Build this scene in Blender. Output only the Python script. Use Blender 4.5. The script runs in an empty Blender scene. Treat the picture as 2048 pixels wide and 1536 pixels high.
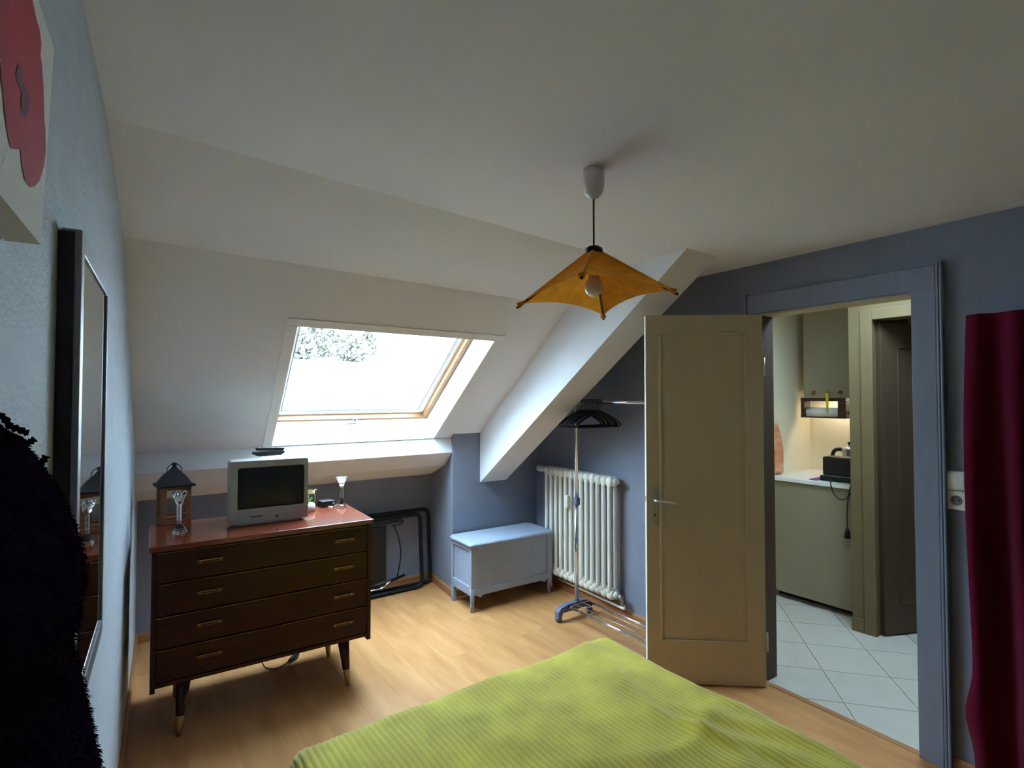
import bpy, bmesh, math, random
from mathutils import Vector, Matrix, noise

random.seed(7)
S = bpy.context.scene
COL = S.collection

# ------------------------------------------------------------------ camera, sky, exposure
FPX, YAW, PITCH, CAMZ = 1075.0, math.radians(36.0), math.atan(27 / 1075.0), 1.58
cam_d = bpy.data.cameras.new('camera')
cam_d.sensor_width = 36.0
cam_d.lens = FPX / 2048 * 36.0
cam_d.clip_start = 0.02
cam = bpy.data.objects.new('camera', cam_d)
COL.objects.link(cam)
cam.location = (0, 0, CAMZ)
cam.rotation_euler = (math.pi / 2 + PITCH, 0, -YAW)
S.camera = cam

world = bpy.data.worlds.new('overcast_sky')
S.world = world
world.use_nodes = True
bgn = world.node_tree.nodes['Background']
bgn.inputs[0].default_value = (0.56, 0.78, 1.0, 1)
# overcast luminance: horizon one third of the zenith
_wn, _wl = world.node_tree.nodes, world.node_tree.links
_tc = _wn.new('ShaderNodeTexCoord'); _sx = _wn.new('ShaderNodeSeparateXYZ'); _mr = _wn.new('ShaderNodeMapRange')
_mr.inputs[1].default_value = 0.0; _mr.inputs[2].default_value = 1.0
_mr.inputs[3].default_value = 6.0; _mr.inputs[4].default_value = 18.0
_wl.new(_tc.outputs['Generated'], _sx.inputs[0]); _wl.new(_sx.outputs['Z'], _mr.inputs[0]); _wl.new(_mr.outputs[0], bgn.inputs[1])

S.view_settings.view_transform = 'Standard'
S.view_settings.look = 'None'
S.view_settings.gamma = 1.0
S.view_settings.use_curve_mapping = False
S.view_settings.exposure = 1.38
S.cycles.max_bounces = 10
S.cycles.diffuse_bounces = 6
S.cycles.glossy_bounces = 4
S.cycles.transmission_bounces = 8
S.cycles.transparent_max_bounces = 12
S.cycles.caustics_reflective = False
S.cycles.caustics_refractive = False
S.cycles.sample_clamp_indirect = 6.0
S.cycles.use_denoising = True

# ------------------------------------------------------------------ photo pixel -> point on a known plane
_c, _s = math.cos(YAW), math.sin(YAW)
_F0 = Vector((_s, _c, 0)); CR = Vector((_c, -_s, 0)); _U0 = Vector((0, 0, 1))
CF = _F0 * math.cos(PITCH) + _U0 * math.sin(PITCH)
CU = _U0 * math.cos(PITCH) - _F0 * math.sin(PITCH)
CAM = Vector((0, 0, CAMZ))
def ray(x, y): return CR * ((x - 1024) / FPX) + CU * ((768 - y) / FPX) + CF
def onz(x, y, z=0.0): d = ray(x, y); return CAM + d * ((z - CAMZ) / d.z)
def onx(x, y, X): d = ray(x, y); return CAM + d * (X / d.x)
def ony(x, y, Y): d = ray(x, y); return CAM + d * (Y / d.y)
def onp(x, y, n, p0):
    d = ray(x, y); n = Vector(n); return CAM + d * (n.dot(Vector(p0) - CAM) / n.dot(d))
def proj(p):
    v = Vector(p) - CAM; k = v.dot(CF)
    return 1024 + FPX * v.dot(CR) / k, 768 - FPX * v.dot(CU) / k

# ------------------------------------------------------------------ materials
def lin(c):
    return tuple(((v / 255) / 12.92 if v / 255 <= 0.04045 else ((v / 255 + 0.055) / 1.055) ** 2.4) for v in c)
MATS = {}
def mat(name, rgb, rough=0.6, metal=0.0, var=0.06, scale=6.0, bump=0.0, bscale=120.0, stretch=(1, 1, 1),
        trans=0.0, ior=1.45, coat=0.0, sheen=0.0, dark=None, rnd=0.0, spec=0.5):
    if name in MATS: return MATS[name]
    m = bpy.data.materials.new(name); m.use_nodes = True
    nt = m.node_tree; N, L = nt.nodes, nt.links
    b = N['Principled BSDF']
    c = lin(rgb)
    d = lin(dark) if dark else tuple(max(0, v * (1 - var)) for v in c)
    h = c if dark else tuple(min(1, v * (1 + var)) for v in c)
    tc = N.new('ShaderNodeTexCoord'); mp = N.new('ShaderNodeMapping')
    mp.inputs['Scale'].default_value = stretch
    L.new(tc.outputs['Object'], mp.inputs[0])
    nz = N.new('ShaderNodeTexNoise'); nz.inputs['Scale'].default_value = scale; nz.inputs['Detail'].default_value = 4
    L.new(mp.outputs[0], nz.inputs['Vector'])
    rp = N.new('ShaderNodeValToRGB')
    rp.color_ramp.elements[0].position = 0.3; rp.color_ramp.elements[1].position = 0.7
    rp.color_ramp.elements[0].color = d + (1,); rp.color_ramp.elements[1].color = h + (1,)
    L.new(nz.outputs[0], rp.inputs[0])
    out = rp.outputs[0]
    if rnd:
        oi = N.new('ShaderNodeObjectInfo'); hs = N.new('ShaderNodeHueSaturation')
        mr = N.new('ShaderNodeMapRange'); mr.inputs[3].default_value = 1 - rnd; mr.inputs[4].default_value = 1 + rnd
        L.new(oi.outputs['Random'], mr.inputs[0]); L.new(mr.outputs[0], hs.inputs['Value']); L.new(out, hs.inputs['Color'])
        out = hs.outputs[0]
        va = N.new('ShaderNodeVectorMath'); va.operation = 'ADD'
        cb = N.new('ShaderNodeCombineXYZ')
        ml = N.new('ShaderNodeMath'); ml.operation = 'MULTIPLY'; ml.inputs[1].default_value = 37
        L.new(oi.outputs['Random'], ml.inputs[0]); L.new(ml.outputs[0], cb.inputs[0]); L.new(ml.outputs[0], cb.inputs[1])
        L.new(mp.outputs[0], va.inputs[0]); L.new(cb.outputs[0], va.inputs[1]); L.new(va.outputs[0], nz.inputs['Vector'])
    L.new(out, b.inputs['Base Color'])
    b.inputs['Roughness'].default_value = rough
    b.inputs['Metallic'].default_value = metal
    b.inputs['IOR'].default_value = ior
    b.inputs['Transmission Weight'].default_value = trans
    b.inputs['Coat Weight'].default_value = coat
    b.inputs['Sheen Weight'].default_value = sheen
    b.inputs['Specular IOR Level'].default_value = spec
    if bump:
        bz = N.new('ShaderNodeTexNoise'); bz.inputs['Scale'].default_value = bscale; bz.inputs['Detail'].default_value = 3
        L.new(mp.outputs[0], bz.inputs['Vector'])
        bp = N.new('ShaderNodeBump'); bp.inputs['Strength'].default_value = bump; bp.inputs['Distance'].default_value = 0.004
        L.new(bz.outputs[0], bp.inputs['Height']); L.new(bp.outputs[0], b.inputs['Normal'])
    MATS[name] = m
    return m

def mat_pane(name, tint=(0.96, 0.98, 0.97)):
    """Thin clear pane: passes light straight through with a weak mirror reflection."""
    m = bpy.data.materials.new(name); m.use_nodes = True
    nt = m.node_tree; N, L = nt.nodes, nt.links
    for n in list(N):
        if n.type == 'BSDF_PRINCIPLED': N.remove(n)
    o = N['Material Output']
    t = N.new('ShaderNodeBsdfTransparent'); t.inputs[0].default_value = tint + (1,)
    g = N.new('ShaderNodeBsdfGlossy'); g.inputs['Roughness'].default_value = 0.02
    lw_ = N.new('ShaderNodeLayerWeight'); lw_.inputs[0].default_value = 0.5
    f = N.new('ShaderNodeMapRange'); f.inputs[3].default_value = 0.03; f.inputs[4].default_value = 0.35
    pw_ = N.new('ShaderNodeMath'); pw_.operation = 'POWER'; pw_.inputs[1].default_value = 4.0
    L.new(lw_.outputs['Facing'], pw_.inputs[0]); L.new(pw_.outputs[0], f.inputs[0])
    nz = N.new('ShaderNodeTexNoise'); nz.inputs['Scale'].default_value = 3
    mr = N.new('ShaderNodeMapRange'); mr.inputs[3].default_value = 0.015; mr.inputs[4].default_value = 0.03
    L.new(nz.outputs[0], mr.inputs[0]); L.new(mr.outputs[0], g.inputs['Roughness'])
    x = N.new('ShaderNodeMixShader')
    L.new(f.outputs[0], x.inputs[0]); L.new(t.outputs[0], x.inputs[1]); L.new(g.outputs[0], x.inputs[2])
    L.new(x.outputs[0], o.inputs[0])
    MATS[name] = m
    return m

M_CEIL = mat('ceiling_paint', (230, 230, 232), 0.9, var=0.02, scale=2, bump=0.12, bscale=90)
M_BLUE = mat('blue_wall_paint', (128, 134, 150), 0.85, var=0.05, scale=5, bump=0.25, bscale=70)
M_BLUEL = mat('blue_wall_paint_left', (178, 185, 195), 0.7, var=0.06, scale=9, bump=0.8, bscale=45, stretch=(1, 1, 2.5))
M_CASING = mat('blue_gloss_paint', (132, 139, 157), 0.5, var=0.04, scale=8, stretch=(6, 6, 0.6))
M_WHITE = mat('white_trim_paint', (236, 236, 234), 0.55, var=0.02, scale=4)
M_PINE = mat('pine_wood', (158, 112, 70), 0.45, dark=(132, 88, 50), scale=5, stretch=(1, 14, 14), coat=0.2)
M_LAM = mat('laminate_plank', (206, 152, 98), 0.38, dark=(178, 122, 74), scale=2.0, stretch=(6, 1.0, 1), rnd=0.045, coat=0.1)
M_GAP = mat('floor_joint', (120, 80, 48), 0.8)
M_SKIRT = mat('laminate_skirting', (176, 124, 82), 0.45, dark=(150, 100, 62), scale=4, stretch=(0.8, 0.8, 12))
M_TILE = mat('floor_tile_glaze', (196, 190, 180), 0.32, var=0.04, scale=5, rnd=0.03)
M_GROUT = mat('tile_grout', (150, 148, 140), 0.9)
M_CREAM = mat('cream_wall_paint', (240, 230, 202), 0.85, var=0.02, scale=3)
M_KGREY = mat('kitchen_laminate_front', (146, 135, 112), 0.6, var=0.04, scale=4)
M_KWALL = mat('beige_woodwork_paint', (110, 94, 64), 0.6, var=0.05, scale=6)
M_KWHITE = mat('white_worktop', (236, 236, 230), 0.35, var=0.02)
M_DOORP = mat('door_beige_paint', (196, 179, 146), 0.55, var=0.05, scale=4, stretch=(1, 1, 0.4))
M_DOORD = mat('brown_door_and_jamb_shade', (70, 53, 38), 0.6, var=0.08, scale=5)
M_STEEL = mat('brushed_steel', (190, 184, 174), 0.42, metal=0.8, var=0.04)
M_CHROME = mat('chrome', (225, 226, 230), 0.08, metal=1.0, var=0.01)
M_BRASS = mat('brass', (168, 132, 84), 0.38, metal=1.0, var=0.06)
M_MAHOG = mat('dark_mahogany', (60, 17, 14), 0.34, dark=(34, 10, 8), scale=3, stretch=(1.2, 1.2, 14), spec=0.3)
M_MAHTOP = mat('mahogany_top', (124, 56, 36), 0.2, dark=(92, 38, 24), scale=3, stretch=(1.5, 16, 1), coat=0.5)
M_BLACK = mat('black_plastic', (12, 11, 15), 0.45, var=0.1)
M_BLACKM = mat('black_metal', (22, 23, 28), 0.4, metal=0.3, var=0.1)
M_TVGREY = mat('tv_grey_plastic', (150, 148, 142), 0.5, var=0.03)
M_SCREEN = mat('tv_screen_glass', (34, 36, 40), 0.3, var=0.05, spec=0.3)
M_GLASS = mat('crystal_glass', (250, 252, 252), 0.02, trans=1.0, ior=1.5, var=0.0)
M_PANE = mat_pane('window_pane')
M_JARG = mat_pane('jar_glass', (0.93, 0.95, 0.94))
M_CHEST = mat('blue_chest_paint', (146, 155, 173), 0.55, var=0.04, scale=8)
M_RAD = mat('radiator_enamel', (232, 228, 216), 0.4, var=0.03)
M_RACKP = mat('grey_blue_plastic', (96, 102, 128), 0.5, var=0.05)
def mat_cloth_translucent(name, rgb):
    m = mat(name, rgb, 0.9, var=0.12, scale=30)
    N, L = m.node_tree.nodes, m.node_tree.links
    b = N['Principled BSDF']; t = N.new('ShaderNodeBsdfTranslucent'); x = N.new('ShaderNodeMixShader'); x.inputs[0].default_value = .42
    src = b.inputs['Base Color'].links[0].from_socket
    L.new(src, t.inputs[0]); L.new(b.outputs[0], x.inputs[1]); L.new(t.outputs[0], x.inputs[2]); L.new(x.outputs[0], N['Material Output'].inputs[0])
    return m
M_ORANGE = mat_cloth_translucent('orange_fabric', (236, 156, 44))
M_LAMPG = mat('warm_lamp_glow', (255, 226, 180), 0.5, var=0.0)
_e = M_LAMPG.node_tree.nodes['Principled BSDF']; _e.inputs['Emission Color'].default_value = (1, .90, .74, 1); _e.inputs['Emission Strength'].default_value = 7.0
M_DKWOOD = mat('dark_wood', (74, 48, 34), 0.5, dark=(52, 32, 22), scale=8, stretch=(1, 1, 8))
M_PLASTW = mat('white_plastic', (226, 222, 214), 0.45, var=0.02)
M_GREEN = mat('green_corduroy', (210, 190, 40), 0.9, dark=(166, 146, 8), scale=6, bump=0.3, bscale=250, sheen=0.4)
M_RED = mat('red_velvet', (90, 7, 38), 0.9, var=0.22, scale=3, sheen=0.1, spec=0.1, stretch=(2, 2, 0.5))
M_LANTW = mat('lantern_wood', (142, 94, 58), 0.6, dark=(112, 70, 42), scale=6, stretch=(1, 1, 8))
M_LANTM = mat('lantern_metal', (26, 21, 26), 0.6, metal=0.2, var=0.1)
M_COAT = mat('dark_purple_wool', (26, 15, 32), 1.0, var=0.3, scale=40, bump=0.3, bscale=220, spec=0.0)
M_CANVAS = mat('white_canvas', (226, 222, 214), 0.85, var=0.02, bump=0.15, bscale=600)
M_REDP = mat('red_print', (178, 36, 48), 0.8, var=0.12, scale=10)
M_GREYP = mat('grey_print', (112, 44, 62), 0.8, var=0.2, scale=18)
M_MIRROR = mat('mirror_silver', (235, 240, 238), 0.015, metal=1.0, var=0.0)
M_MFRAME = mat('mirror_frame_grey', (150, 146, 152), 0.35, metal=0.4, var=0.04)
M_MFRAMED = mat('mirror_side_shade', (40, 34, 44), 0.4, var=0.1)
M_LEAF = mat('plant_leaf', (104, 170, 60), 0.5, var=0.15, scale=10)
M_SAND = mat('white_sand', (232, 230, 222), 0.95, var=0.05, scale=80)
M_TWINE = mat('twine', (206, 186, 130), 0.9, var=0.1)
M_BULB = mat('opal_bulb', (236, 226, 216), 0.25, var=0.01, coat=0.3)
M_TOWEL = mat('orange_towel', (232, 184, 134), 0.9, dark=(222, 120, 84), scale=7, stretch=(1, 1, 3))
M_PURPLE = mat('purple_cloth', (150, 70, 150), 0.9, var=0.1)
M_YELLOW = mat('yellow_ribbon', (206, 186, 40), 0.7, var=0.1)
M_PAPER = mat('paper_roll', (240, 240, 236), 0.9, var=0.01)
M_ALU = mat('aluminium', (176, 178, 182), 0.35, metal=0.7, var=0.03)
M_KNOB = mat('copper_knob', (140, 78, 42), 0.45, metal=0.4, var=0.1)
M_FOLI = mat('far_foliage', (104, 100, 88), 0.9, var=0.35, scale=3)
M_BARK = mat('far_bark', (50, 46, 46), 0.9, var=0.2)
M_SNOW = mat('pale_hillside', (238, 238, 236), 0.95, var=0.05, scale=0.4)
M_HGREY = mat('handle_grey_plastic', (128, 130, 134), 0.5)
M_RUBBER = mat('gasket_grey', (120, 118, 118), 0.7)

# ------------------------------------------------------------------ mesh helpers
class MB:
    def __init__(s): s.v = []; s.f = []; s.sm = []
    def add(s, vs, fs, smooth=False):
        o = len(s.v); s.v += [Vector(p) for p in vs]
        for f in fs: s.f.append(tuple(i + o for i in f)); s.sm.append(smooth)
        return s
    def box(s, x0, x1, y0, y1, z0, z1, M=None):
        vs = [Vector((x, y, z)) for z in (z0, z1) for y in (y0, y1) for x in (x0, x1)]
        if M is not None: vs = [M @ p for p in vs]
        return s.add(vs, [(0, 2, 3, 1), (4, 5, 7, 6), (0, 1, 5, 4), (2, 6, 7, 3), (0, 4, 6, 2), (1, 3, 7, 5)])
    def bbox(s, x0, x1, y0, y1, z0, z1, b=0.004, M=None):
        """box with chamfered edges"""
        b = min(b, (x1 - x0) * .45, (y1 - y0) * .45, (z1 - z0) * .45)
        bm = bmesh.new()
        r = bmesh.ops.create_cube(bm, size=1.0)
        for v in bm.verts:
            v.co = Vector(((x0 + x1) / 2 + v.co.x * (x1 - x0), (y0 + y1) / 2 + v.co.y * (y1 - y0), (z0 + z1) / 2 + v.co.z * (z1 - z0)))
        bmesh.ops.bevel(bm, geom=bm.edges[:], offset=b, segments=2, affect='EDGES', profile=0.5)
        bm.verts.index_update()
        vs = [v.co.copy() for v in bm.verts]
        if M is not None: vs = [M @ p for p in vs]
        s.add(vs, [tuple(v.index for v in f.verts) for f in bm.faces]); bm.free(); return s
    def prism(s, pts, d):
        """planar polygon pts extruded by vector d"""
        d = Vector(d); n = len(pts); p = [Vector(q) for q in pts]
        nr = Vector((0, 0, 0))
        for i in range(n): nr += p[i].cross(p[(i + 1) % n])
        fs = [tuple(range(n)), tuple(range(2 * n - 1, n - 1, -1))] + [((i + 1) % n, i, i + n, (i + 1) % n + n) for i in range(n)]
        if nr.dot(d) > 0: fs = [tuple(reversed(f)) for f in fs]
        return s.add(p + [q + d for q in p], fs)
    def tube(s, pts, r, n=10, caps=True, smooth=True, closed=False):
        pts = [Vector(p) for p in pts]; m = len(pts)
        rs = r if isinstance(r, (list, tuple)) else [r] * m
        vs = []; up = None
        for i in range(m):
            if closed: t = pts[(i + 1) % m] - pts[i - 1]
            else: t = pts[min(i + 1, m - 1)] - pts[max(i - 1, 0)]
            t.normalize()
            if up is None:
                a = Vector((0, 0, 1)) if abs(t.z) < 0.9 else Vector((1, 0, 0))
                up = a - t * a.dot(t)
            else: up = up - t * up.dot(t)
            up.normalize(); sd = t.cross(up)
            for k in range(n):
                a = 2 * math.pi * k / n
                vs.append(pts[i] + (up * math.cos(a) + sd * math.sin(a)) * rs[i])
        fs = []
        for i in range(m if closed else m - 1):
            j = (i + 1) % m
            for k in range(n): fs.append((i * n + k, i * n + (k + 1) % n, j * n + (k + 1) % n, j * n + k))
        s.add(vs, fs, smooth)
        if caps and not closed:
            o = len(s.v) - len(vs)
            s.f.append(tuple(o + k for k in range(n))[::-1]); s.sm.append(False)
            s.f.append(tuple(o + (m - 1) * n + k for k in range(n))); s.sm.append(False)
        return s
    def lathe(s, prof, n=24, c=(0, 0, 0), smooth=True, M=None):
        """profile [(r,z)] about z through c"""
        c = Vector(c); vs = []; fs = []
        for r, z in prof:
            for k in range(n):
                a = 2 * math.pi * k / n; vs.append(c + Vector((r * math.cos(a), r * math.sin(a), z)))
        for i in range(len(prof) - 1):
            for k in range(n): fs.append((i * n + k, i * n + (k + 1) % n, (i + 1) * n + (k + 1) % n, (i + 1) * n + k))
        if M is not None: vs = [M @ p for p in vs]
        o = len(s.v); s.add(vs, fs, smooth)
        if prof[0][0] > 1e-5: s.f.append(tuple(o + k for k in range(n))[::-1]); s.sm.append(False)
        if prof[-1][0] > 1e-5: s.f.append(tuple(o + (len(prof) - 1) * n + k for k in range(n))); s.sm.append(False)
        return s
    def grid(s, nu, nv, fn, smooth=True):
        vs = [fn(i / nu, j / nv) for j in range(nv + 1) for i in range(nu + 1)]
        fs = [(j * (nu + 1) + i, j * (nu + 1) + i + 1, (j + 1) * (nu + 1) + i + 1, (j + 1) * (nu + 1) + i) for j in range(nv) for i in range(nu)]
        return s.add(vs, fs, smooth)
    def mesh(s, name, m, inv=None):
        me = bpy.data.meshes.new(name)
        me.from_pydata([(inv @ p if inv is not None else p) for p in s.v], [], s.f)
        me.polygons.foreach_set('use_smooth', s.sm)
        me.materials.append(m); me.update()
        return me

def tag(o, label=None, cat=None, group=None, kind=None):
    if label: o['label'] = label
    if cat: o['category'] = cat
    if group: o['group'] = group
    if kind: o['kind'] = kind
    return o
def thing(name, loc, rotz=0.0, label=None, cat=None, group=None, kind=None):
    o = bpy.data.objects.new(name, None); COL.objects.link(o)
    o.empty_display_size = 0.1
    o.location = loc; o.rotation_euler = (0, 0, rotz)
    return tag(o, label, cat, group, kind)
def W(o):
    """world matrix of an object built from location + z rotation and its parents"""
    m = Matrix.Translation(o.location) @ o.rotation_euler.to_matrix().to_4x4()
    return W(o.parent) @ m if o.parent else m
def part(name, mb, m, parent, world=False, label=None, kind=None):
    me = mb.mesh(name, m, W(parent).inverted() if world else None)
    o = bpy.data.objects.new(name, me); COL.objects.link(o); o.parent = parent
    return tag(o, label, kind=kind)
def solo(name, mb, m, label=None, cat=None, group=None, kind=None, loc=None):
    loc = Vector(loc) if loc is not None else Vector((0, 0, 0))
    me = mb.mesh(name, m, Matrix.Translation(-loc))
    o = bpy.data.objects.new(name, me); COL.objects.link(o); o.location = loc
    return tag(o, label, cat, group, kind)
def share(name, src, parent, loc=(0, 0, 0), rotz=0.0):
    o = bpy.data.objects.new(name, src.data); COL.objects.link(o); o.parent = parent
    o.location = loc; o.rotation_euler = (0, 0, rotz); return o
def struct(name, mb, m): return solo(name, mb, m, kind='structure')
def arc(c, r, a0, a1, n, ax, ay):
    c, ax, ay = Vector(c), Vector(ax), Vector(ay)
    return [c + ax * (r * math.cos(a0 + (a1 - a0) * i / n)) + ay * (r * math.sin(a0 + (a1 - a0) * i / n)) for i in range(n + 1)]
def round_path(pts, r, n=5):
    """polyline with rounded corners"""
    pts = [Vector(p) for p in pts]; out = [pts[0]]
    for i in range(1, len(pts) - 1):
        a, b, c = pts[i - 1], pts[i], pts[i + 1]
        u = (a - b).normalized(); w = (c - b).normalized()
        p, q = b + u * r, b + w * r
        for k in range(n + 1):
            t = k / n; out.append((1 - t) ** 2 * p + 2 * t * (1 - t) * b + t * t * q)
    return out + [pts[-1]]
def smooth_path(pts, n=6):
    """Catmull-Rom through pts"""
    P = [Vector(p) for p in pts]; P = [2 * P[0] - P[1]] + P + [2 * P[-1] - P[-2]]
    out = []
    for i in range(1, len(P) - 2):
        for k in range(n):
            t = k / n; a, b, c, d = P[i - 1:i + 3]
            out.append(0.5 * ((2 * b) + (c - a) * t + (2 * a - 5 * b + 4 * c - d) * t * t + (3 * b - a - 3 * c + d) * t ** 3))
    return out + [P[-2]]

# ------------------------------------------------------------------ room dimensions (metres, room axes)
XR, CEIL, YK, YN, YB = 2.89, 2.335, 4.24, 3.746, -1.7     # right wall, ceiling, knee wall, nook wall, back wall
LK = math.tan(math.radians(3.2))
def xl(y): return 0.094 - (YK - y) * LK                    # left wall
T37 = math.tan(math.radians(37.0))
def zs(y): return 1.29 + (YN - y) * T37                    # sloped ceiling
NS = Vector((0, T37, 1)).normalized()                      # outward normal of the slope
RSK = 0.04                                                 # the right wall runs slightly off square
def xr(y): return XR + RSK * (y - 1.22)
def turn_right(*objs):
    """turn things built square on the right wall to follow the wall"""
    pv = Vector((XR, 1.22, 0)); a = -math.atan(RSK); R = Matrix.Rotation(a, 3, 'Z')
    for o in objs: o.location = pv + R @ (Vector(o.location) - pv); o.rotation_euler.z += a
DY0, DY1, DH = 0.89, 1.632, 2.05                            # door opening
def fold1(x): return 1.795 + 0.098 * (x + 0.045)
def fold2(x): return 2.54 + 0.019 * x
LN = Vector((math.cos(math.radians(3.2)), -math.sin(math.radians(3.2)), 0))   # left wall normal (into room)
LD = Vector((math.sin(math.radians(3.2)), math.cos(math.radians(3.2)), 0))    # along left wall
LP = Vector((0.094, YK, 0))
def onleft(x, y, off=0.0): return onp(x, y, LN, LP + LN * off)
def leftp(y, z, off=0.0): return Vector((xl(y), y, z)) + LN * off

# floor with planks
fl = struct('floor', MB().prism([(xl(YB) - .1, YB - .1, -0.012), (2.86, YB - .1, -0.012), (xr(.7), .7, -.012), (xr(YK + .1), YK + .1, -0.012), (xl(YK) - .1, YK + .1, -0.012)], (0, 0, -.1)), M_GAP)
pw, pl = 0.192, 1.28
ix = 0; x = -0.32
plank_meshes = {}
def clip(poly, nx, ny, c):
    out = []
    for i in range(len(poly)):
        p, q = poly[i], poly[(i + 1) % len(poly)]
        dp, dq = nx * p[0] + ny * p[1] - c, nx * q[0] + ny * q[1] - c
        if dp <= 0: out.append(p)
        if dp * dq < 0: t = dp / (dp - dq); out.append((p[0] + (q[0] - p[0]) * t, p[1] + (q[1] - p[1]) * t))
    return out
while x < 3.0:
    off = (ix % 3) * 0.43 + 0.1
    y = YB - off
    while y < YK:
        y0, y1 = max(y, YB - .05), min(y + pl, YK + 0.05)
        x1 = x + pw
        if x1 > 2.77:
            pg = clip([(x + .0002, y0 + .0002), (x1 - .0002, y0 + .0002), (x1 - .0002, y1 - .0002), (x + .0002, y1 - .0002)], 1, -RSK, XR - RSK * 1.22)
            if len(pg) > 2 and y1 - y0 > .02:
                ctr = Vector((x, y0, 0))
                p = bpy.data.objects.new('plank', MB().prism([Vector((q[0], q[1], -.0115)) - ctr for q in pg], (0, 0, .0115)).mesh('plank', M_LAM)); COL.objects.link(p); p.parent = fl; p.location = ctr
            y += pl
            continue
        if y1 - y0 > 0.02 and x1 - x > .02:
            key = (round(y1 - y0, 3), round(x1 - x, 3))
            if key not in plank_meshes:
                plank_meshes[key] = MB().bbox(0.0002, x1 - x - 0.0002, 0.0002, y1 - y0 - 0.0002, -0.0115, 0, 0.0005).mesh('plank', M_LAM)
            p = bpy.data.objects.new('plank', plank_meshes[key]); COL.objects.link(p); p.parent = fl; p.location = (x, y0, 0)
        y += pl
    x += pw; ix += 1

# walls
zt = 2.5
struct('wall_left', MB().prism([leftp(YB - .1, -.1), leftp(YK + .15, -.1), leftp(YK + .15, 1.0), leftp(3.75, 1.36), leftp(2.55, 2.28), leftp(1.7, zt), leftp(YB - .1, zt)], -LN * 0.15), M_BLUEL)
wr_ = struct('wall_right', MB()
       .prism([(XR, YB - .1, -.1), (XR, DY0, -.1), (XR, DY0, zt), (XR, YB - .1, zt)], (.12, 0, 0))
       .prism([(XR, DY0, DH), (XR, DY1, DH), (XR, DY1, zt), (XR, DY0, zt)], (.12, 0, 0))
       .prism([(XR, DY1, -.1), (XR, YK + .2, -.1), (XR, YK + .2, 1.0), (XR, 2.55, 2.29), (XR, 1.9, zt), (XR, DY1, zt)], (.12, 0, 0)), M_BLUE)
turn_right(wr_)
struct('wall_back', MB().box(-.7, 2.95, YB - .12, YB, -.1, zt), M_BLUE)
struct('wall_far', MB().box(-.1, 2.3, YK, YK + .12, -.1, 1.0), M_BLUE)
struct('wall_nook', MB().prism([(2.14, YN, -.1), (XR + .2, YN, -.1), (XR + .2, YK + .2, -.1), (2.23, YK + .2, -.1)], (0, 0, 1.43)), M_BLUE)

# ceiling: flat part, shallow slope, steep slope with the roof window, boxed-in eaves
CX0, CX1 = -0.6, XR + 0.16
struct('ceiling', MB().prism([(CX0, YB - .1, CEIL), (CX1, YB - .1, CEIL), (CX1, fold1(CX1), CEIL), (CX0, fold1(CX0), CEIL)], (0, 0, .15)), M_CEIL)
a, b = Vector((CX0, fold1(CX0), CEIL)), Vector((CX1, fold1(CX1), CEIL))
c, d = Vector((CX1, fold2(CX1), zs(fold2(CX1)))), Vector((CX0, fold2(CX0), zs(fold2(CX0))))
struct('ceiling_upper_slope', MB().grid(24, 8, lambda u, v: a.lerp(b, u).lerp(d.lerp(c, u), v))
       .grid(24, 8, lambda u, v: a.lerp(b, 1 - u).lerp(d.lerp(c, 1 - u), v) + Vector((0, 0, .15))), M_CEIL)
HOLE = [(0.717, 2.868), (1.952, 2.868), (1.993, 3.783), (0.794, 3.783)]            # TL TR BR BL of the roof window opening
HB = [Vector((x, y, zs(y))) for x, y in HOLE]
OUT = [d.copy(), c.copy(), Vector((CX1, 3.785, zs(3.785))), Vector((CX0, 3.785, zs(3.785)))]
REV = 0.185
vs = OUT + HB + [p + NS * REV for p in OUT + HB]
fs = []
for i in range(4):
    j = (i + 1) % 4
    fs += [(i, j, 4 + j, 4 + i), (8 + i, 12 + i, 12 + j, 8 + j), (4 + i, 4 + j, 12 + j, 12 + i), (i, 8 + i, 8 + j, j)]
struct('ceiling_lower_slope', MB().add(vs, fs), M_CEIL)
struct('ceiling_eaves', MB().prism([(CX0, 3.785, zs(3.785)), (CX0, 3.757, 1.143), (CX0, 3.913, 1.025), (CX0, YK + .02, 0.905), (CX0, YK + .2, .905), (CX0, YK + .2, 1.05), (CX0, 3.9, 1.42)], (2.3 - CX0, 0, 0)), M_CEIL)
def bx_(y, z): return Vector((2.396 - .045 * (YN - y), y, z))
struct('ceiling_beam', MB().prism([bx_(YN + .01, .874), bx_(1.665, CEIL), bx_(1.665, CEIL + .06), bx_(2.6, 2.3), bx_(YN + .01, 1.42)], (0.263, 0, 0)), M_CEIL)

# skirting boards
def skirt(name, p, q, nrm, h=0.065, t=0.014):
    p, q, nrm = Vector(p), Vector(q), Vector(nrm).normalized()
    d = (q - p)
    prof = [nrm * 0.0, nrm * t, nrm * t + Vector((0, 0, h * .8)), nrm * t * .5 + Vector((0, 0, h)), Vector((0, 0, h))]
    return struct(name, MB().prism([p + v for v in prof], d), M_SKIRT)
skirt('baseboard_left', (xl(YB), YB, 0), (xl(YK), YK, 0), LN)
skirt('baseboard_far', (xl(YK), YK, 0), (2.2, YK, 0), (0, -1, 0))
skirt('baseboard_side', (2.203, 4.235, 0), (2.141, 3.75, 0), (-1, .13, 0))
skirt('baseboard_nook', (2.15, YN, 0), (xr(YN), YN, 0), (0, -1, 0))
turn_right(skirt('baseboard_right', (XR, 1.71, 0), (XR, YN, 0), (-1, 0, 0)), skirt('baseboard_right_near', (XR, YB, 0), (XR, 0.77, 0), (-1, 0, 0)))
skirt('baseboard_back', (-.2, YB, 0), (XR, YB, 0), (0, 1, 0))

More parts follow.
